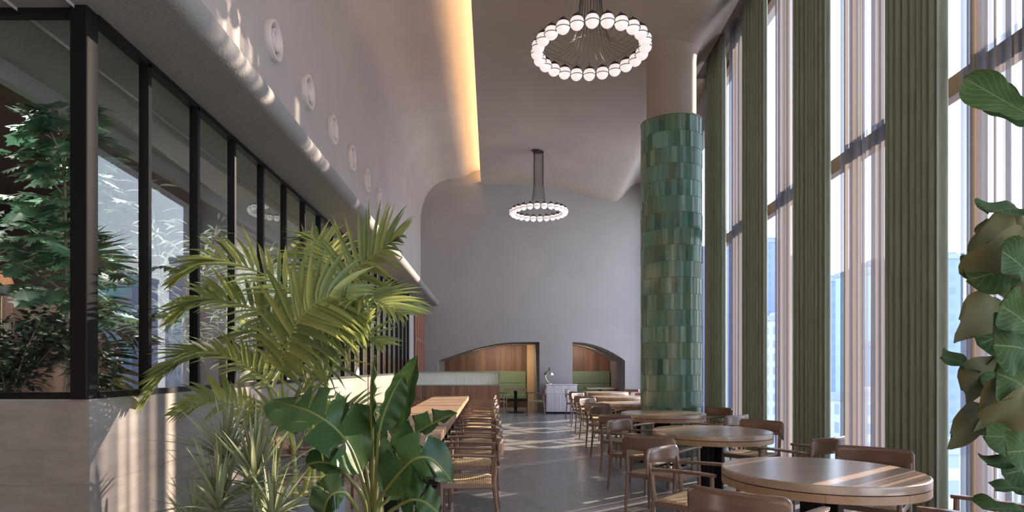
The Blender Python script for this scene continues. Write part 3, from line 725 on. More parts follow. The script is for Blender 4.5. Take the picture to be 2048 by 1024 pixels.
for k in range(5):
    o = rw if k == 0 else copy_tree(rw); o.location = (-.90, 6.23+1.895*k, 0)
    tag(o, 'thick oak rectangular table in the long row, %s' % ['nearest the camera behind the big green leaves', 'second from the camera', 'middle one', 'fourth from the camera', 'farthest, against the wood booth'][k], 'table', 'oak tables joined in a long row')
OR10 = ['first, nearest the camera', 'second', 'third', 'fourth', 'fifth', 'sixth', 'seventh', 'eighth', 'ninth', 'tenth, beside the booth']
for k in range(10):
    y = 5.62+.948*k
    chair(-.19+random.uniform(-.015, .015), y, -90+random.uniform(-3, 3), 'walnut armchair on the aisle side of the long table row, %s' % OR10[k], 'aisle-side armchairs of the long row')
    chair(-1.60+random.uniform(-.015, .015), y, 90+random.uniform(-3, 3), 'walnut armchair on the parapet side of the long table row, %s' % OR10[k], 'parapet-side armchairs of the long row')

# ------------------------------------------------------------ booth divider with fluted glass
MAT['booth_wood'] = wood('booth_walnut', (0.29, 0.165, 0.125), (0.19, 0.10, 0.075), 'z', 0.4, 0.8, plank=1)
t_ = thing('booth_divider', (-.9, 15.2, 0), 'low walnut booth wall topped with a band of fluted glass', 'partition'); t_['kind'] = 'thing'; og = (-.9, 15.2, 0)
q = M()
for k in range(22):
    a = -1.93+2.16*k/22; q.box(a, a+2.16/22-.002, 15.06, 15.20, 0, .975, random.random())
q.build('wood_base', MAT['booth_wood'], t_, origin=og)
MAT['frame_green'] = plain('grey_green_frame', (0.27, 0.33, 0.30), 0.4)
q = M(); q.box(-1.93, .235, 15.05, 15.21, 1.285, 1.31); q.box(-1.93, .235, 15.05, 15.21, .975, .995); q.box(.20, .235, 15.05, 15.21, .995, 1.285); q.box(-1.93, -1.90, 15.05, 15.21, .995, 1.285); q.build('glass_frame', MAT['frame_green'], t_, origin=og)
m_, tt, oo = newmat('fluted_glass'); bb = bsdf(tt, oo, (0.86, 0.98, 1.0), 0.15, spec=0.8); bb.inputs['Transmission Weight'].default_value = 0.2
q = M(); pts = []; n = 66*6
for k in range(n+1):
    x = -1.90+2.10*k/n; pts.append((x, 15.115-abs(math.sin(k/6*math.pi))*.012))
q.sheet([[V((x, y, .995)) for x, y in pts], [V((x, y, 1.285)) for x, y in pts]]); q.build('fluted_glass', m_, t_, origin=og, solid=.006)

# ------------------------------------------------------------ green banquettes in the alcoves
MAT['sage'] = plain('sage_upholstery', (0.20, 0.285, 0.19), 0.7, bump_s=.1)
MAT['base_dark'] = plain('dark_plinth', (0.09, 0.055, 0.04), 0.6)
def banquette(x0, x1, y, label):
    t_ = thing('banquette', ((x0+x1)/2, y, 0), label, 'bench', group='sage green benches in the alcoves'); og = ((x0+x1)/2, y, 0)
    q = M(); q.box(x0, x1, y+.42, y+.58, .84, 1.27); q.build('upper_back_cushion', MAT['sage'], t_, bevel=.02, origin=og)
    q = M(); q.box(x0, x1, y+.40, y+.58, .46, .835); q.build('lower_back_cushion', MAT['sage'], t_, bevel=.02, origin=og)
    q = M(); q.box(x0, x1, y-.02, y+.45, .30, .46); q.build('seat_cushion', MAT['sage'], t_, bevel=.025, origin=og)
    q = M(); q.box(x0, x1, y+.04, y+.56, 0, .30); q.build('plinth', MAT['base_dark'], t_, origin=og)
banquette(-1.62, 1.27, YB+2.48, 'sage green upholstered bench in the left alcove')
banquette(2.60, 4.17, YB+1.88, 'sage green upholstered bench in the right alcove')

def make_small_table(x, y, w, d, label, top='oak'):
    t_ = thing('cafe_table', (x, y, 0), label, 'table')
    q = M(); q.box(-w/2, w/2, -d/2, d/2, .69, .745); q.build('tabletop', MAT[top], t_, bevel=.004)
    q = M(); q.box(-.05, .05, -.05, .05, .02, .69); q.build('pedestal', MAT['black'], t_)
    q = M(); q.box(-.25, .25, -.25, .25, 0, .02); q.build('base_plate', MAT['black'], t_)
make_small_table(.78, 19.6, .72, .70, 'small dark square table in front of the left alcove bench', 'walnut_x')
make_small_table(3.65, 21.0, 1.0, .80, 'pale rectangular table inside the right alcove')
chair(.20, 18.35, 100, 'walnut armchair half hidden behind the booth corner, by the left alcove', 'armchairs by the left alcove')
chair(1.32, 18.5, -88, 'walnut armchair right of the small dark table, beside the sideboard', 'armchairs by the left alcove')

# ------------------------------------------------------------ sideboard with table lamp
MAT['limed'] = wood('limed_wood', (0.66, 0.60, 0.64), (0.48, 0.42, 0.46), 'z', 0.28, 0.9, spec=0.7)
sx, sy = 2.15, 19.25
t_ = thing('sideboard', (sx, sy, 0), 'pale grey wooden sideboard against the wall between the alcoves', 'cabinet'); og = (sx, sy, 0)
q = M(); q.box(sx-.47, sx+.47, sy-.17, sy+.24, .06, .87); q.box(sx-.49, sx+.49, sy-.20, sy+.25, .87, .90); q.build('body', MAT['limed'], t_, bevel=.004, origin=og)
q = M(); q.box(sx-.45, sx+.45, sy-.14, sy+.22, 0, .06); q.build('plinth', MAT['black'], t_, origin=og)
for k in range(4):
    a = sx-.46+.23*k
    q = M(); q.box(a+.004, a+.226, sy-.185, sy-.17, .62, .86); d_ = q.build('drawer', MAT['limed'], t_, bevel=.003, origin=og)
    q = M(); q.lathe([(.001, 0), (.008, .004), (.010, .018), (.001, .022)], 12, cap=False); q.v = [V((a+.115+p.x, sy-.185-p.z, .74+p.y)) for p in q.v]; q.build('knob', MAT['gunmetal'], d_, origin=og)
    q = M(); q.box(a+.004, a+.226, sy-.185, sy-.17, .07, .61)
    for j in range(1, 4): q.box(a+.004+.222*j/4-.003, a+.004+.222*j/4+.003, sy-.192, sy-.185, .08, .60)
    q.build('cupboard_door', MAT['limed'], t_, bevel=.002, origin=og)
MAT['brass'] = plain('polished_brass', (0.80, 0.66, 0.42), 0.18, 1.0)
MAT['chrome'] = plain('polished_steel', (0.68, 0.74, 0.70), 0.12, 1.0)
lx, ly = 1.80, 19.25
t_ = thing('table_lamp', (lx, ly, .90), 'brass and steel dome table lamp standing on the sideboard', 'lamp')
q = M(); q.lathe([(.001, 0), (.10, 0), (.10, .012), (.06, .03), (.03, .05), (.001, .052)], 28, cap=False); q.build('base', MAT['brass'], t_, smooth=40)
q = M(); q.tube([(0, 0, .045), (-.07, 0, .10), (-.115, 0, .20), (-.115, 0, .30), (-.075, 0, .375), (0, 0, .40)], .011, 10); q.build('arm', MAT['brass'], t_, smooth=True)
q = M(); q.lathe([(.001, .43), (.03, .425), (.09, .40), (.15, .345), (.175, .285), (.178, .275), (.170, .275), (.14, .335), (.001, .40)], 36, cap=False); q.build('shade', MAT['chrome'], t_, smooth=60)
q = M(); q.lathe([(.001, .52), (.012, .51), (.022, .475), (.03, .44), (.001, .425)], 16, cap=False); q.build('finial', MAT['gunmetal'], t_, smooth=True)
# ------------------------------------------------------------ plants
def bez(pts, n):
    pts = [V(p) for p in pts]; out = []
    m = len(pts)-1
    for k in range(n+1):
        u = k/n*m; i = min(int(u), m-1); t = u-i
        p0 = pts[max(i-1, 0)] if i > 0 else pts[0]*2-pts[1]; p1 = pts[i]; p2 = pts[i+1]; p3 = pts[i+2] if i+2 <= m else pts[m]*2-pts[m-1]
        out.append(0.5*((2*p1)+(p2-p0)*t+(2*p0-5*p1+4*p2-p3)*t*t+(3*p1-p0-3*p2+p3)*t**3))
    return out
def strip(m, base, d, nrm, L, w, droop=0.25, fold=0.35, seg=5, r=None, curl=0.0):
    """a narrow leaf: base point, direction, face normal, length, width"""
    d = V(d).normalized(); side = d.cross(V(nrm)).normalized(); n_ = side.cross(d).normalized()
    vs = []; p = V(base)
    for k in range(seg+1):
        t = k/seg; ww = w*(0.25+1.9*t if t < .2 else (1-((t-.2)/.8)**1.8)*0.63+0.0)*1.0
        if k == seg: ww = 0.0006
        dd = (d + V((0, 0, -1))*droop*t*1.6 + n_*curl*t).normalized()
        if k: p = p+dd*L/seg
        vs += [p-side*ww+n_*ww*fold, p, p+side*ww+n_*ww*fold]
    fs = [q for k in range(seg) for q in ((3*k, 3*k+1, 3*k+4, 3*k+3), (3*k+1, 3*k+2, 3*k+5, 3*k+4))]
    m.add(vs, fs, random.random() if r is None else r)
MAT['palm'] = leafmat('palm_leaf', (0.40, 0.43, 0.14), (0.12, 0.20, 0.085), .33, .40, 5)
MAT['palm_stem'] = plain('palm_cane', (0.30, 0.33, 0.07), .4)
MAT['cane_ring'] = plain('palm_cane_ring', (0.55, 0.52, 0.36), .6)
MAT['shaft'] = plain('palm_crownshaft', (0.38, 0.33, 0.12), .45)

def frond(name, parent, og, ctrl, leafL, n, up=(0, 0, 1), w=.014, start=.16, droop=.22, rach=.009, fold=.5, vee=.25):
    pts = bez(ctrl, 40); m = M(); up = V(up).normalized()
    st = M(); st.tube(pts, [rach*(1-.8*k/40) for k in range(41)], 6)
    n = int(n*.80); w = w*1.75
    for k in range(n):
        t = start+(1-start)*(k+.5)/n; i = min(39, int(t*40)); fr = t*40-i
        p = pts[i].lerp(pts[i+1], fr); tg = (pts[i+1]-pts[i]).normalized()
        side = tg.cross(up).normalized(); nn = side.cross(tg).normalized()
        u = (t-start)/(1-start); L = leafL*(math.sin(math.pi*(.16+.80*u))**.7)*random.uniform(.92, 1.08)
        for s in (-1, 1):
            a = math.radians(70-36*u+random.uniform(-5, 5))
            d = side*s*math.sin(a)+tg*math.cos(a)+nn*(vee+random.uniform(-.08, .08))
            nr = nn*.8 - side*s*.45 + tg*random.uniform(-.15, .1)
            strip(m, p, d, nr, L, w*random.uniform(.85, 1.15), droop*random.uniform(.7, 1.5), fold, 6)
    f = m.build(name, MAT['palm'], parent, origin=og, smooth=True); st.build('rachis', MAT['palm_stem'], f, smooth=True, origin=og)
    return f
PD = 4.05
pb = P(618, 734, PD); pb.z = 0
palm = thing('areca_palm', pb, 'tall feathery palm with arching yellow-green fronds in a grey round pot', 'palm')
q = M(); q.lathe([(.001, 0), (.185, 0), (.205, .02), (.235, .60), (.238, .625), (.222, .625), (.215, .56), (.001, .56)], 48, cap=False); pot = q.build('plant_pot', plain('grey_blue_pot', (.22, .235, .27), .45), smooth=40, origin=(0, 0, 0))
pot.parent = palm; KIDS.setdefault(palm.name, []).append(pot)
q = M(); rnd = random.Random(3)
for k in range(420):
    a = rnd.uniform(0, 6.28); r_ = .205*math.sqrt(rnd.random()); s = rnd.uniform(.007, .016)
    c_ = V((r_*math.cos(a), r_*math.sin(a), .565+rnd.uniform(0, .03)))
    ax = V((rnd.uniform(-1, 1), rnd.uniform(-1, 1), rnd.uniform(-.5, .5))).normalized(); b_ = ax.orthogonal().normalized(); q.obox(c_, ax*s, b_*s*.7, ax.cross(b_)*s*.4, rnd.random())
q.build('moss_and_bark', leafmat('moss_chips', (.55, .50, .22), (.30, .27, .08), .8, .05), palm)['kind'] = 'stuff'
def cane(x0, y0, x1, y1, dd=0, r=.017, shaft=True):
    a = P(x0, y0, PD+dd); a.z = .56; b = P(x1, y1, PD+dd); mid = a.lerp(b, .5)+V((.01, 0, 0)); pts = bez([a, mid, b], 14)
    m = M(); m.tube(pts, [r*(1.1-.3*k/14) for k in range(15)], 10); c_ = m.build('cane', MAT['palm_stem'], palm, smooth=True, origin=pb)
    for k in (3, 6, 9, 12):
        t = (pts[k+1]-pts[k-1]).normalized(); m = M(); m.tube([pts[k]-t*.006, pts[k]+t*.006], r*1.13, 10); m.build('node_ring', MAT['cane_ring'], c_, origin=pb)
    if shaft:
        t = (pts[-1]-pts[-3]).normalized(); m = M(); m.tube([pts[-1]-t*.02, pts[-1]+t*.05, pts[-1]+t*.13], [r*.9, r*1.15, r*.5], 10); m.build('crownshaft', MAT['shaft'], palm, smooth=True, origin=pb)
    return pts[-1]
A = cane(640, 960, 653, 700, .05, .018); B = cane(626, 965, 622, 800, -.05, .016); C_ = cane(587, 990, 588, 905, -.06, .015); D_ = cane(560, 985, 556, 915, .0, .013); E_ = cane(605, 975, 640, 820, .12, .016)
def FR(pts, L, n, **k):
    frond('frond', palm, pb, [P(x, y, PD+d) for x, y, d in pts], L, n, **k)
L0 = .40
FR([(655, 700, .05), (676, 600, .0), (715, 540, -.05), (762, 498, -.1), (800, 474, -.15)], .37, 30, up=(.5, -.5, .6), start=.2)
FR([(657, 705, .05), (690, 635, .15), (735, 603, .22), (785, 594, .25), (836, 622, .25)], .36, 30, up=(.1, -.25, 1), start=.22)
FR([(656, 720, .05), (675, 655, -.2), (705, 610, -.35), (750, 602, -.45), (805, 628, -.5)], .33, 26, up=(.3, -.5, .8), start=.3)
FR([(640, 820, .1), (662, 740, -.1), (690, 700, -.2), (726, 678, -.25), (762, 690, -.3)], .30, 26, up=(.5, -.5, .7), start=.18)
FR([(652, 705, .05), (630, 640, 0), (585, 585, .0), (500, 537, -.05), (420, 524, -.1), (350, 566, -.15)], .44, 36, up=(-.25, -.45, .85), start=.2, w=.016)
FR([(648, 715, .05), (590, 672, -.1), (530, 628, -.15), (450, 601, -.2), (395, 606, -.22), (350, 642, -.25)], .40, 34, up=(-.2, -.45, .85), start=.22, w=.016)
FR([(588, 900, -.06), (566, 790, -.25), (570, 710, -.4), (598, 640, -.5), (650, 596, -.5), (705, 596, -.45)], .42, 36, up=(-.35, -.9, .25), start=.3, w=.017, vee=.05, droop=.35)
FR([(622, 810, -.05), (628, 740, -.2), (650, 690, -.35), (690, 655, -.45), (730, 648, -.5)], .30, 26, up=(-.1, -.9, .35), start=.2, w=.015)
FR([(588, 900, -.06), (560, 800, -.1), (500, 738, -.15), (420, 710, -.2), (340, 740, -.25), (290, 806, -.3)], .38, 34, up=(-.15, -.3, 1), start=.25, w=.015)
FR([(622, 805, -.05), (560, 760, 0), (480, 720, -.05), (400, 708, -.15), (330, 742, -.3)], .36, 30, up=(-.1, -.3, 1), start=.25, w=.014)
FR([(556, 915, 0), (520, 850, -.2), (470, 812, -.3), (420, 800, -.35), (350, 830, -.4)], .26, 22, up=(0, -.5, .8), start=.3)
FR([(653, 700, .05), (650, 600, .3), (640, 540, .45), (610, 505, .5), (560, 520, .55)], .34, 26, up=(-.3, -.4, .8), start=.25)
FR([(656, 700, .05), (668, 590, .3), (660, 520, .45), (640, 480, .55), (600, 478, .6)], .30, 24, up=(.2, -.5, .8), start=.25)
FR([(622, 810, -.05), (600, 730, .15), (560, 670, .25), (500, 660, .3), (440, 690, .35)], .36, 28, up=(-.1, -.5, .8), start=.2)
FR([(588, 905, -.06), (620, 860, .05), (670, 830, .1), (730, 815, .1), (780, 860, .1)], .28, 24, up=(.1, -.3, 1), start=.2)
FR([(556, 915, 0), (575, 850, -.25), (590, 820, -.35), (625, 800, -.4), (655, 830, -.45)], .22, 20, up=(0, -.6, .7), start=.2)
FR([(588, 905, -.06), (575, 860, -.15), (555, 830, -.2), (530, 820, -.25), (500, 850, -.3)], .24, 20, up=(0, -.5, .8), start=.2)

# strap leaved dracaena in the left foreground
MAT['drac'] = leafmat('dracaena_leaf', (0.46, 0.50, 0.33), (0.19, 0.26, 0.15), .45, .35, 4)
DD = 3.35; db = P(470, 734, DD); db.z = 0
drac = thing('dracaena', db, 'spiky grey-green dracaena with several strappy heads at the left front', 'plant')
q = M(); q.lathe([(.001, 0), (.16, 0), (.18, .02), (.20, .40), (.185, .40), (.18, .36), (.001, .36)], 40, cap=False); pot = q.build('plant_pot', plain('clay_pot', (.30, .25, .22), .6), drac, smooth=40, origin=(0, 0, 0))
for (px, py, dd, n, L, bx) in ((451, 925, 0.0, 62, .40, 462), (510, 970, -.12, 66, .42, 505), (436, 1022, -.2, 56, .40, 448), (545, 1040, -.25, 44, .38, 520), (395, 1075, .05, 40, .34, 440)):
    c_ = P(px, py, DD+dd); b = P(bx, 734, DD+dd*.4); b.z = .36
    m = M(); m.tube(bez([b, b.lerp(c_, .6)+V((.012, 0, 0)), c_], 8), .0115, 8); m.build('stem', plain('pale_cane', (.42, .38, .34), .7) if 'pale' not in MAT else MAT['pale'], drac, smooth=True, origin=db)
    m = M()
    for k in range(n):
        a = random.uniform(0, 6.28); e = math.radians(random.choice([random.uniform(-5, 35), random.uniform(20, 65), random.uniform(55, 88)]))
        d = V((math.cos(a)*math.cos(e), math.sin(a)*math.cos(e), math.sin(e))); nr = V((-math.cos(a)*math.sin(e), -math.sin(a)*math.sin(e), math.cos(e)))
        strip(m, c_+V((0, 0, random.uniform(-.03, .04)))+d*.008, d, nr, L*random.uniform(.7, 1.08), .0185*random.uniform(.8, 1.2), .16*random.uniform(.4, 1.8), .45, 7)
    m.build('leaf_head', MAT['drac'], drac, smooth=True, origin=db)

# broad-leaved bird of paradise
MAT['strel'] = leafmat('bird_of_paradise_leaf', (0.050, 0.105, 0.030), (0.020, 0.052, 0.020), .33, .16, 4, vein=(26, 18, .10, .010, .35, (0.10, 0.20, 0.05)))
MAT['strel_stem'] = plain('leaf_stalk', (0.16, 0.17, 0.05), .45)
SD = 3.0; sb = P(745, 734, SD); sb.z = 0
strel = thing('bird_of_paradise', sb, 'large plant with broad torn dark green leaves in front of the palm', 'plant')
q = M(); q.lathe([(.001, 0), (.15, 0), (.165, .02), (.19, .66), (.175, .66), (.17, .62), (.001, .62)], 40, cap=False); q.v = [p+V((-.10, 0, 0)) for p in q.v]; q.build('plant_pot', plain('pale_lilac_pot', (.60, .60, .68), .4), strel, smooth=40, origin=(0, 0, 0))
def paddle(stalk, mid, wl, wr, up, splits_l=(), splits_r=(), foldl=.25, foldr=.25, mat='strel', shape=1.0):
    """stalk: control points of the stalk up to the blade; mid: control points of the midrib; up: face normal"""
    up = V(up).normalized(); N = 48; pts = bez(mid, N); m = M()
    for s, w, sp, fo in ((-1, wl, splits_l, foldl), (1, wr, splits_r, foldr)):
        bounds = [0]+[int(x*N) for x in sp]+[N]
        for a, b in zip(bounds, bounds[1:]):
            rows = []; uvs = []; slant = 0
            for k in range(a, b+1):
                t = k/N; tg = (pts[min(k+1, N)]-pts[max(k-1, 0)]).normalized(); side = tg.cross(up).normalized()*s; nn = (side*s).cross(tg).normalized()
                ww = w*(min(1, (t/.20))**.55 if t < .2 else 1)*(max(0.0, 1-((t-.45)/.55)**2.4) if t > .45 else 1)
                g = 0
                if sp:
                    if k == a and a: g = .018
                    if k == b and b < N: g = -.018
                row = []; uv = []
                for j in range(7):
                    u = j/6; row.append(pts[k] + side*(u*ww)*math.cos(fo*u) + nn*(fo*u*ww) + tg*(u*ww*.28+g*u) + nn*(.006*math.sin(u*5+t*30)*u) - V((0, 0, 1))*(u*u*ww*.10)); uv.append((s*u*ww, t))
                rows.append(row); uvs.append(uv)
            if len(rows) > 1: m.sheet(rows if s > 0 else [r_[::-1] for r_ in rows], uvs if s > 0 else [r_[::-1] for r_ in uvs], random.random())
    lf = m.build('leaf', MAT[mat], strel, smooth=True, origin=sb)
    st = M(); c_ = bez(stalk, 14)+pts[1:]; n = len(c_); st.tube(c_, [.011-.0085*k/n for k in range(n)], 7); st.build('stalk', MAT['strel_stem'], lf, smooth=True, origin=sb)
def SP(*a): return [P(x, y, SD+d) for x, y, d in a]
base = V((sb.x, sb.y, .62))
paddle([base, *SP((738, 1010, -.02), (722, 950, -.02))], SP((722, 950, -.02), (700, 895, -.05), (668, 855, -.1), (625, 826, -.12), (585, 812, -.1), (545, 800, -.02)), .20, .19, (.55, -.75, .45), (.28, .5), (.36, .50, .66, .80), .5, -.1)
paddle([base+V((.02, 0, 0)), *SP((768, 960, .03), (788, 868, .05))], SP((788, 868, .05), (796, 830, .04), (812, 780, .02), (836, 710, 0)), .095, .085, (-.5, -.85, .1), (), (), .35, .3)
paddle([base+V((.01, -.01, 0)), *SP((752, 960, -.03), (757, 866, -.05))], SP((757, 866, -.05), (766, 830, -.06), (785, 785, -.07), (806, 748, -.08)), .05, .075, (.75, -.6, .1), (), (), .5, .6)
paddle([base+V((0, .01, 0)), *SP((744, 960, .06), (744, 862, .06))], SP((744, 862, .06), (742, 810, .06), (743, 760, .06), (750, 710, .06)), .06, .06, (.98, .15, .05), (), (), .35, .35)
paddle([base+V((.02, .02, 0)), *SP((752, 990, .05), (764, 940, .0))], SP((764, 940, 0), (790, 898, -.03), (830, 868, -.05), (872, 845, -.05), (915, 826, -.05)), .085, .10, (.35, -.45, .85), (.25, .5, .72), (.3, .55, .78), .6, .5)
paddle([base+V((.02, -.02, 0)), *SP((752, 1016, -.1), (768, 985, -.16))], SP((768, 985, -.16), (800, 945, -.2), (830, 918, -.22), (865, 920, -.2), (906, 966, -.15)), .13, .12, (.1, -.75, .65), (.3, .6), (.22, .42, .64), .2, .3)
paddle([base+V((.03, 0, 0)), *SP((756, 1020, -.05), (775, 1000, -.05))], SP((775, 1000, -.05), (800, 950, -.02), (825, 920, 0), (850, 895, .05)), .12, .12, (.3, -.8, .5), (.5,), (.4,), .2, .2)
paddle([base+V((-.03, 0, 0)), *SP((728, 1000, -.1), (690, 945, -.12))], SP((690, 945, -.12), (668, 930, -.13), (640, 924, -.15), (612, 930, -.18)), .065, .085, (-.1, -.7, .7), (), (.6,), .3, .2)
paddle([base+V((-.03, -.02, 0)), *SP((712, 1015, -.2), (690, 985, -.25))], SP((690, 985, -.25), (672, 985, -.27), (655, 1000, -.28), (645, 1040, -.28)), .08, .09, (-.3, -.85, .4), (.4,), (.5,), .3, .3)
paddle([base+V((0, .03, 0)), *SP((735, 960, .12), (728, 930, .12))], SP((728, 930, .12), (715, 880, .14), (690, 850, .16), (655, 845, .2)), .15, .15, (.3, -.4, .8), (.3, .6), (.4, .7), .7, .7)
paddle([base+V((.04, -.03, 0)), *SP((775, 1030, -.25), (800, 1010, -.3))], SP((800, 1010, -.3), (825, 1000, -.32), (850, 1005, -.33), (880, 1030, -.33)), .08, .09, (.1, -.7, .7), (.5,), (.4,), .3, .3)

# fiddle leaf fig at the right edge
MAT['fig'] = leafmat('fiddle_fig_leaf', (0.060, 0.105, 0.030), (0.020, 0.050, 0.018), .75, .12, 6, spec=.12, back=(0.120, 0.115, 0.055), vein=(7, 3.2, .07, .03, .45, (0.22, 0.26, 0.12)))
FD = 2.35; fb = P(2100, 734, FD); fb.z = 0
fig = thing('fiddle_leaf_fig', fb, 'fiddle leaf fig with big wavy leaves at the right edge', 'tree')
q = M(); q.lathe([(.001, 0), (.19, 0), (.21, .02), (.24, .45), (.225, .45), (.22, .40), (.001, .40)], 40, cap=False); q.build('plant_pot', plain('stone_pot', (.3, .29, .27), .6), fig, smooth=40, origin=(0, 0, 0))
q = M(); tr = bez([V((fb.x, fb.y, .4)), P(2085, 850, FD), P(2078, 600, FD+.03), P(2080, 400, FD), P(2095, 180, FD)], 24); q.tube(tr, [.022-.012*k/24 for k in range(25)], 10); q.build('trunk', plain('fig_bark', (.16, .12, .085), .8), fig, smooth=True, origin=fb)
def figleaf(bx, by, bd, tx, ty, td, w, up, wave=.009, bend=.06):
    w = w*1.35; a = P(bx, by, FD+bd); b = P(tx, ty, FD+td); L = (b-a).length; up = V(up).normalized(); mid = a.lerp(b, .5)+up*bend*L; N = 22; pts = bez([a, mid, b], N)
    rows = []; uvs = []; ph = random.uniform(0, 6)
    for k in range(N+1):
        t = k/N; tg = (pts[min(k+1, N)]-pts[max(k-1, 0)]).normalized(); side = tg.cross(up).normalized(); nn = side.cross(tg).normalized()
        # violin outline: narrow foot, waist, broad rounded end
        OUT = ((0, .02), (.06, .30), (.15, .50), (.28, .58), (.40, .60), (.52, .74), (.66, .95), (.78, 1.0), (.88, .86), (.95, .58), (.985, .30), (1, 0))
        ww = 0
        for (ta, wa), (tb, wb) in zip(OUT, OUT[1:]):
            if ta <= t <= tb: ww = w*(wa+(wb-wa)*(t-ta)/(tb-ta))
        row = []; uv = []
        for j in range(-5, 6):
            u = j/5; z = wave*math.sin(t*13+ph+u*1.7)*abs(u)**1.5 + .16*abs(u)**1.6*ww
            row.append(pts[k]+side*u*ww*.94+nn*z+tg*abs(u)*ww*.12); uv.append((u, t))
        rows.append(row); uvs.append(uv)
    m = M(); m.sheet(rows, uvs, random.random()); lf = m.build('leaf', MAT['fig'], fig, smooth=True, origin=fb)
    m = M(); j = min(tr, key=lambda p: abs(p.z-(a.z-.03))); m.tube([j, a.lerp(j, .3)+V((0, 0, -.01)), a], .0045, 6); m.build('petiole', MAT['strel_stem'], lf, smooth=True, origin=fb)
UPL = (-.2, -.35, .9); FAC = (-.1, -.95, .25); UND = (.12, .88, .42)
for a in ((2062, 232, .0, 1928, 156, -.1, .050, (-.15, -.75, -.6)), (2066, 250, .05, 1972, 178, .0, .045, (-.1, -.7, -.65)), (2066, 425, 0, 1978, 425, -.1, .07, (-.1, -.55, .85)),
          (2064, 470, .1, 1976, 438, .05, .06, (0, .6, .7)), (2064, 520, 0, 1964, 455, -.05, .075, UND), (2068, 600, -.05, 1972, 485, -.1, .095, UND), (2055, 540, .0, 1934, 560, -.05, .082, (-.25, -.85, .5)),
          (2058, 588, .02, 1968, 580, -.05, .045, UPL), (2052, 640, .0, 1920, 640, -.05, .085, UND), (2054, 650, .1, 1955, 690, .02, .070, FAC), (1962, 745, .02, 1882, 713, -.05, .036, (-.2, -.75, .6)),
          (2040, 720, .0, 1926, 782, -.02, .080, UND), (2060, 700, -.1, 1985, 690, -.15, .095, FAC), (2062, 800, -.05, 1962, 822, -.1, .095, UND), (2040, 800, .05, 1972, 730, .0, .07, FAC),
          (2046, 832, .05, 1902, 868, .0, .082, UND), (2060, 880, .1, 1968, 872, .0, .060, FAC), (2060, 935, .05, 1974, 928, -.05, .05, UPL), (2070, 985, 0, 1990, 978, -.08, .04, UPL), (2066, 1030, -.02, 1968, 1018, -.1, .06, UPL),
          (2075, 760, .15, 1985, 775, .12, .09, FAC), (2078, 850, .15, 1990, 830, .1, .09, UND), (2075, 640, .15, 1985, 655, .12, .09, FAC), (2076, 560, .2, 1992, 545, .15, .09, UND), (2078, 700, .2, 2000, 725, .15, .09, UND), (2078, 930, .15, 2005, 950, .1, .07, FAC),
          (2060, 780, -.1, 1990, 745, -.12, .08, FAC), (2070, 860, -.12, 2000, 800, -.15, .07, UND), (2064, 660, -.15, 2000, 610, -.18, .07, FAC), (2072, 900, -.1, 2012, 905, -.15, .06, FAC), (2066, 560, -.1, 2000, 500, -.15, .06, FAC)):
    figleaf(*a)

# ------------------------------------------------------------ planting behind the partition
MAT['soil'] = plain('soil', (.05, .035, .025), .9)
tr_ = M(); tr_.box(-3.35, XL-.20, 3.52, 16.9, 0, 1.16); o = tr_.build('planter_trough', [plain('planter_plaster', (.28, .25, .23), .7)], origin=(-2.8, 10, 0), bevel=.01); tag(o, 'long raised planter behind the glazed partition', 'planter')
q = M(); q.box(-3.32, XL-.22, 3.55, 16.87, 1.162, 1.175); o = q.build('planting_soil', MAT['soil'], origin=(-2.8, 10, 1.15)); tag(o, 'dark soil filling the long planter', 'soil', kind='stuff')
MAT['lobed'] = leafmat('lobed_leaf', (0.13, 0.26, 0.15), (0.045, 0.12, 0.07), .35, .3, 8)
MAT['ivy'] = leafmat('dark_small_leaf', (0.06, 0.10, 0.055), (0.02, 0.045, 0.028), .3, .1, 8)
MAT['willow'] = leafmat('narrow_grey_leaf', (0.46, 0.56, 0.40), (0.20, 0.30, 0.18), .5, .4, 8)
MAT['bark'] = plain('thin_bark', (.30, .25, .20), .8)
LOBE = [(0, 0), (.05, .08), (.22, .14), (.10, .24), (.36, .30), (.16, .42), (.40, .52), (.17, .60), (.30, .74), (.12, .78), (0, 1)]
def lobed(m, c_, d, nr, L, r=None):
    d = V(d).normalized(); s = d.cross(V(nr)).normalized(); n_ = s.cross(d).normalized()
    vs = [c_+d*L*y-n_*L*.12*y*y for x, y in LOBE]
    k = len(LOBE)
    rt = [c_+d*L*y+s*L*x*1.25-n_*L*(.12*y*y+.25*x) for x, y in LOBE]; lf = [c_+d*L*y-s*L*x*1.25-n_*L*(.12*y*y+.25*x) for x, y in LOBE]
    sp = [(0,) for _ in LOBE]
    allv = vs+rt+lf; fs = []
    for i in range(k-1):
        fs += [(i, k+i, k+i+1, i+1), (i, i+1, 2*k+i+1, 2*k+i)]
    m.add(allv, fs, random.random() if r is None else r)
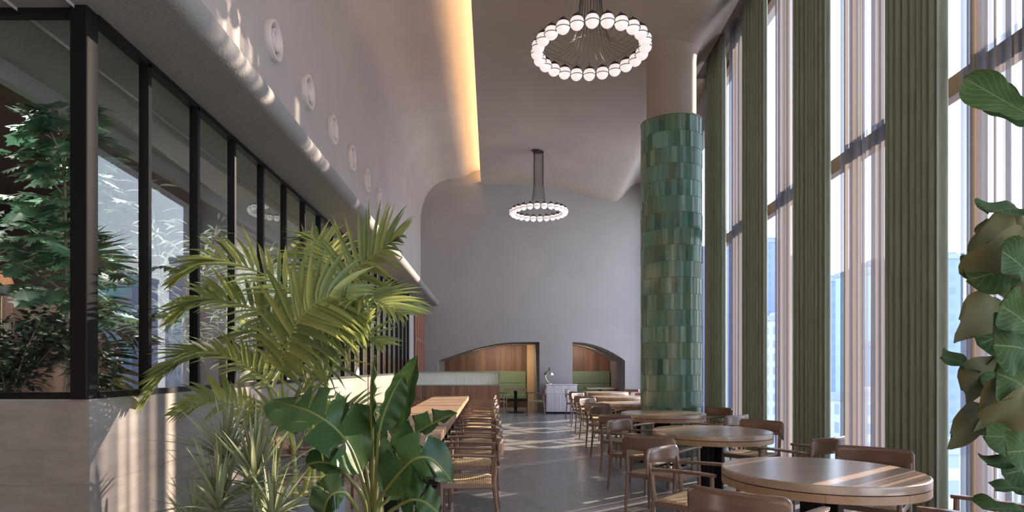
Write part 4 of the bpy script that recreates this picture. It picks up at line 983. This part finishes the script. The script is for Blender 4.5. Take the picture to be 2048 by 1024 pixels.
def lobed_tree(bx, by, H0, H1, spread, n, label):
    b = V((bx, by, 1.16)); t_ = thing('lobed_leaf_tree', b, label, 'tree', group='plants behind the glass')
    m = M(); st = M(); st.tube(bez([b, b+V((.03, 0, H0*.5)), b+V((0, .02, H1*.92))], 10), [.02-.014*k/10 for k in range(11)], 8)
    for k in range(n):
        z = H0+(H1-H0)*(k+.5)/n; a = k*2.4+random.uniform(-.3, .3); L = spread*(1.05-.75*(z-H0)/(H1-H0))*random.uniform(.75, 1.1)
        o_ = b+V((0, 0, z*.96)); e = o_+V((math.cos(a)*L, math.sin(a)*L*.8, random.uniform(-.05, .18))); pp = bez([o_, o_.lerp(e, .5)+V((0, 0, .06)), e], 6); st.tube(pp, [.005]*4+[.003]*3, 5)
        for j in range(9):
            u = .25+.75*j/8; p = pp[min(6, int(u*6))]+V((random.uniform(-.04, .04), random.uniform(-.04, .04), random.uniform(-.03, .03)))
            aa = a+random.uniform(-1.3, 1.3); lobed(m, p, (math.cos(aa), math.sin(aa), random.uniform(-.6, .25)), (random.uniform(-.5, .5), random.uniform(-.8, .1), 1), random.uniform(.12, .20))
    st.build('branches', MAT['bark'], t_, smooth=True, origin=b); m.build('foliage', MAT['lobed'], t_, origin=b)
lobed_tree(-2.72, 4.0, .55, 1.95, .62, 46, 'lobed leaf tree behind the front glass pane')
lobed_tree(-3.10, 4.75, .5, 1.75, .45, 22, 'lobed leaf tree standing farther back in the planter')
def shrub(bx, by, h, rad, n, mat, L, w, label, name='leafy_shrub', cat='shrub', stems=7, lean=.35):
    b = V((bx, by, 1.17)); t_ = thing(name, b, label, cat, group='plants behind the glass'); m = M(); st = M(); rnd = random
    for k in range(stems):
        a = k/stems*6.28+rnd.uniform(-.4, .4); e = b+V((math.cos(a)*rad*lean*2, math.sin(a)*rad*lean*2, h*rnd.uniform(.7, 1))); pp = bez([b, b.lerp(e, .5)+V((0, 0, .05)), e], 12); st.tube(pp, [.006*(1-.7*i/12) for i in range(13)], 5)
        for j in range(int(n/stems)):
            u = .18+.82*rnd.random(); i = min(11, int(u*12)); p = pp[i].lerp(pp[i+1], rnd.random()); aa = rnd.uniform(0, 6.28); el = rnd.uniform(-.3, .9)
            d = V((math.cos(aa)*math.cos(el), math.sin(aa)*math.cos(el), math.sin(el))); p = p+d*rnd.uniform(0, rad*.28)
            strip(m, p, d, (rnd.uniform(-.6, .6), rnd.uniform(-.6, .6), 1), L*rnd.uniform(.7, 1.2), w, .3, .2, 3)
    st.build('stems', MAT['bark'], t_, smooth=True, origin=b); m.build('foliage', MAT[mat], t_, origin=b)
shrub(-2.95, 3.85, .62, .45, 1300, 'ivy', .06, .036, 'dark small-leaved shrub at the foot of the front pane', stems=12, lean=.4)
shrub(-2.55, 4.1, .5, .35, 600, 'ivy', .06, .034, 'dark low shrub beside the corner post', stems=8, lean=.4)
WN = ['first', 'second', 'third', 'fourth', 'fifth', 'sixth', 'seventh', 'eighth', 'ninth', 'tenth', 'eleventh', 'twelfth']
for k in range(12):
    y = 5.1+k*.95; hh_ = (1.75, 1.62, 1.55, 1.65, 1.5, 1.6, 1.45, 1.6, 1.4, 1.5, 1.35, 1.5)[k]
    shrub(-2.58+random.uniform(-.1, .1), y, hh_, .42, 1000 if k > 1 else 330, 'willow', .135, .020, 'grey-green willow-like shrub in the planter, %s from the corner post' % WN[k], 'willow_leaf_shrub', stems=9 if k > 1 else 4)

# bookcase with records and a rattan lamp in the lounge
MAT['case'] = wood('bookcase_wood', (0.17, 0.10, 0.072), (0.11, 0.065, 0.047), 'z', .5)
BY = 8.6; bc = thing('bookcase', (-7.2, BY+.2, 0), 'dark wooden wall bookcase packed with thin sleeves behind the plants', 'bookcase'); og = (-7.2, BY+.2, 0)
def BX(px): return (px-CX)/F*BY
def BZ(py): return H+(CY-py)/F*BY
q = M(); q.box(-8.8, -5.55, BY, BY+.6, 0, BZ(736)); q.build('lower_cabinet', MAT['case'], bc, origin=og, bevel=.004)
q = M(); q.box(-8.8, -5.55, BY+.36, BY+.40, BZ(736), BZ(640)); q.build('back_panel', MAT['case'], bc, origin=og)
for py in (640, 675.5, 706): q = M(); q.box(-8.8, -5.55, BY, BY+.38, BZ(py)-.012, BZ(py)+.012); q.build('shelf', MAT['case'], bc, origin=og)
for px in (-100, -36, 28, 84): q = M(); q.box(BX(px)-.014, BX(px)+.014, BY-.004, BY+.38, BZ(736), BZ(640)); q.build('upright', MAT['case'], bc, origin=og)
q = M()
for k in range(26): a = -8.8+3.25*k/26; q.box(a, a+.12, BY+.05, BY+.08, BZ(640)+.012, BZ(590), random.random())
q.build('panelling', wood('lounge_boards', (0.27, 0.19, 0.155), (0.20, 0.14, 0.115), 'z', .5, plank=1), bc, origin=og)
cols_ = [plain('sleeve_%d' % k, c_, .5) for k, c_ in enumerate(((.45, .40, .34), (.30, .24, .20), (.55, .50, .45), (.22, .17, .15), (.38, .33, .30)))]
sp_ = []
for m_ in cols_:
    q = M(); q.box(-.008, .008, -.14, .14, 0, .19); o = q.build('record_sleeve', m_); sp_.append([o, False])
for row, (yt, yb) in enumerate(((640, 675.5), (675.5, 706), (706, 736))):
    for (pa, pz) in ((-30, 28), (28, 70)):
        x = BX(pa)+.03; xe = BX(pz)-.03; rn = ['top', 'middle', 'bottom'][row]; side_ = 'left' if pa < 0 else 'right'
        lean = {0: 0.02, 1: -.28 if pa < 0 else .1, 2: .24}[row]
        while x < xe-.03:
            h_ = BZ(yt)-BZ(yb)-.036; i = random.randrange(5); s_ = sp_[i]
            o = s_[0] if not s_[1] else s_[0].copy()
            if s_[1]: COL.objects.link(o)
            s_[1] = True; ln = lean+random.uniform(-.02, .02); o.location = (x+max(0, -math.sin(ln))*.19, BY+.17+random.uniform(-.01, .01), BZ(yb)+.013); o.rotation_euler = (0, ln, 0); o.scale = (random.uniform(.6, 1.1), 1, h_/.19*.93)
            tag(o, 'thin sleeve filed upright in the %s %s bookcase compartment' % (rn, side_), 'record', 'sleeves in the %s %s bookcase compartment' % (rn, side_)); x += .026 if abs(lean) < .15 else .032
MAT['rattan'] = wood('rattan', (0.50, 0.24, 0.11), (0.34, 0.14, 0.06), 'z', .6, 2.0, bs=.4)
lp_ = V((BX(2)*.86, BY*.86, 0)); t_ = thing('floor_lamp', lp_, 'floor lamp with a rattan shade in the lounge behind the glass', 'lamp')
zs = lambda py: H+(CY-py)/F*BY*.86
q = M(); q.lathe([(.001, 0), (.16, 0), (.16, .02), (.02, .03), (.001, .03)], 24, cap=False); q.build('base', MAT['black'], t_)
q = M(); q.tube([(0, 0, .02), (0, 0, zs(560))], .010, 8); q.build('pole', MAT['brass'], t_)
q = M(); q.lathe([(.075, zs(541)), (.155, zs(582)), (.160, zs(585)), (.150, zs(585)), (.070, zs(541))], 40, cap=False); q.build('lamp_shade', MAT['rattan'], t_, smooth=40)
# ------------------------------------------------------------ city beyond the windows
def bmat(name, wall, glassc, rough=0.5):
    m, t, o = newmat(name); b = bsdf(t, o, wall, rough, spec=0.4)
    v = coords(t, kind='UV'); br = node(t, 'ShaderNodeTexBrick'); br.offset = 0; br.inputs['Scale'].default_value = 1
    br.inputs['Brick Width'].default_value = 3.2; br.inputs['Row Height'].default_value = 3.6; br.inputs['Mortar Size'].default_value = 0.75; br.inputs['Mortar Smooth'].default_value = 0.0
    br.inputs['Color1'].default_value = (*glassc, 1); br.inputs['Color2'].default_value = (*[x*1.15 for x in glassc], 1); br.inputs['Mortar'].default_value = (*wall, 1)
    t.links.new(v, br.inputs['Vector']); t.links.new(br.outputs['Color'], b.inputs['Base Color']); return m
BM = [bmat('hazed_blue_glass', (0.19, 0.26, 0.40), (0.15, 0.215, 0.36), .3), bmat('hazed_cyan_glass', (0.27, 0.42, 0.50), (0.23, 0.38, 0.47), .3),
      bmat('hazed_white_facade', (0.38, 0.42, 0.49), (0.20, 0.25, 0.34)), bmat('hazed_lilac_facade', (0.25, 0.26, 0.36), (0.19, 0.20, 0.30)), bmat('hazed_roofscape', (0.25, 0.29, 0.38), (0.2, 0.24, 0.33))]  # pale blue tones carry the distance haze, no haze is drawn
ZG = -95.0
def tower(x0, x1, ytop, D, mi, label, depth=None, cap=None, name='tower_block'):
    X0 = (x0-CX)/F*D; X1 = (x1-CX)/F*D; zt = H+(CY-ytop)/F*D; dp = depth or (X1-X0)*.8; xc = (X0+X1)/2
    t_ = thing(name, (xc, D+dp/2, ZG), label, 'building', group='city towers beyond the windows'); og = (xc, D+dp/2, ZG)
    q = M(); cs = [(X0, D), (X1, D), (X1, D+dp), (X0, D+dp)]
    for k in range(4):
        a, b = cs[k], cs[(k+1)%4]; L = math.hypot(a[0]-b[0], a[1]-b[1])
        q.add([(a[0], a[1], ZG), (b[0], b[1], ZG), (b[0], b[1], zt), (a[0], a[1], zt)], [(0,1,2,3)], .5, [(0, 0), (L, 0), (L, zt-ZG), (0, zt-ZG)])
    q.add([(x, y, zt) for x, y in cs], [(0,1,2,3)], .5, [(0, 0)]*4); q.build('facade', BM[mi], t_, origin=og)
    q = M(); s = (X1-X0)
    q.box(X0-.3, X1+.3, D-.3, D+dp+.3, zt-.2, zt+1.2); q.build('parapet', BM[4], t_, origin=og)
    ph = cap or s*.12
    q = M(); q.box(X0+s*.25, X1-s*.25, D+dp*.25, D+dp*.75, zt+.2, zt+ph+1.2); q.build('roof_block', BM[mi], t_, origin=og)
tower(1640, 1686, 562, 210, 0, 'blue tower seen left in the gap behind the second drape')
tower(1686, 1700, 640, 260, 3, 'slim lilac tower between the blue and cyan towers')
tower(1700, 1766, 548, 190, 1, 'bright cyan glass tower behind the second window bay')
tower(1740, 1800, 530, 230, 0, 'wide blue tower rising behind the cyan one')
tower(1690, 1790, 800, 120, 2, 'low white banded block in front of the cyan tower')
tower(1760, 1840, 690, 160, 0, 'dark blue block right of the cyan tower')
tower(1893, 1926, 516, 170, 0, 'blue tower just right of the widest drape')
tower(1922, 1960, 640, 230, 3, 'lilac tower behind the fig leaves')
tower(1890, 1985, 655, 260, 0, 'broad pale blue block beyond the fig')
tower(1880, 1945, 905, 80, 2, 'low white block with small windows, low by the fig')
tower(1955, 2040, 870, 90, 2, 'white apartment block behind the fig trunk')
tower(1530, 1566, 484, 240, 0, 'blue tower in the third window bay')
tower(1566, 1604, 520, 270, 3, 'lilac tower in the third window bay')
tower(1540, 1600, 640, 170, 2, 'white mid-rise in the third window bay')
tower(1448, 1474, 492, 250, 0, 'blue tower in the fourth window bay')
tower(1474, 1500, 560, 210, 2, 'white tower in the fourth window bay')
tower(1396, 1424, 500, 280, 3, 'lilac tower in the window bay beside the column')
tower(1990, 2060, 590, 240, 1, 'pale cyan tower behind the upper fig leaves')
q = M(); q.box(-900, 2400, 25, 2600, ZG-2, ZG); o = q.build('ground_city', plain('haze_toned_ground', (0.22, 0.26, 0.34), .9)); structure(o, 'city ground far below, haze painted in as a pale tone')  # pale blue colour stands in for haze over the ground
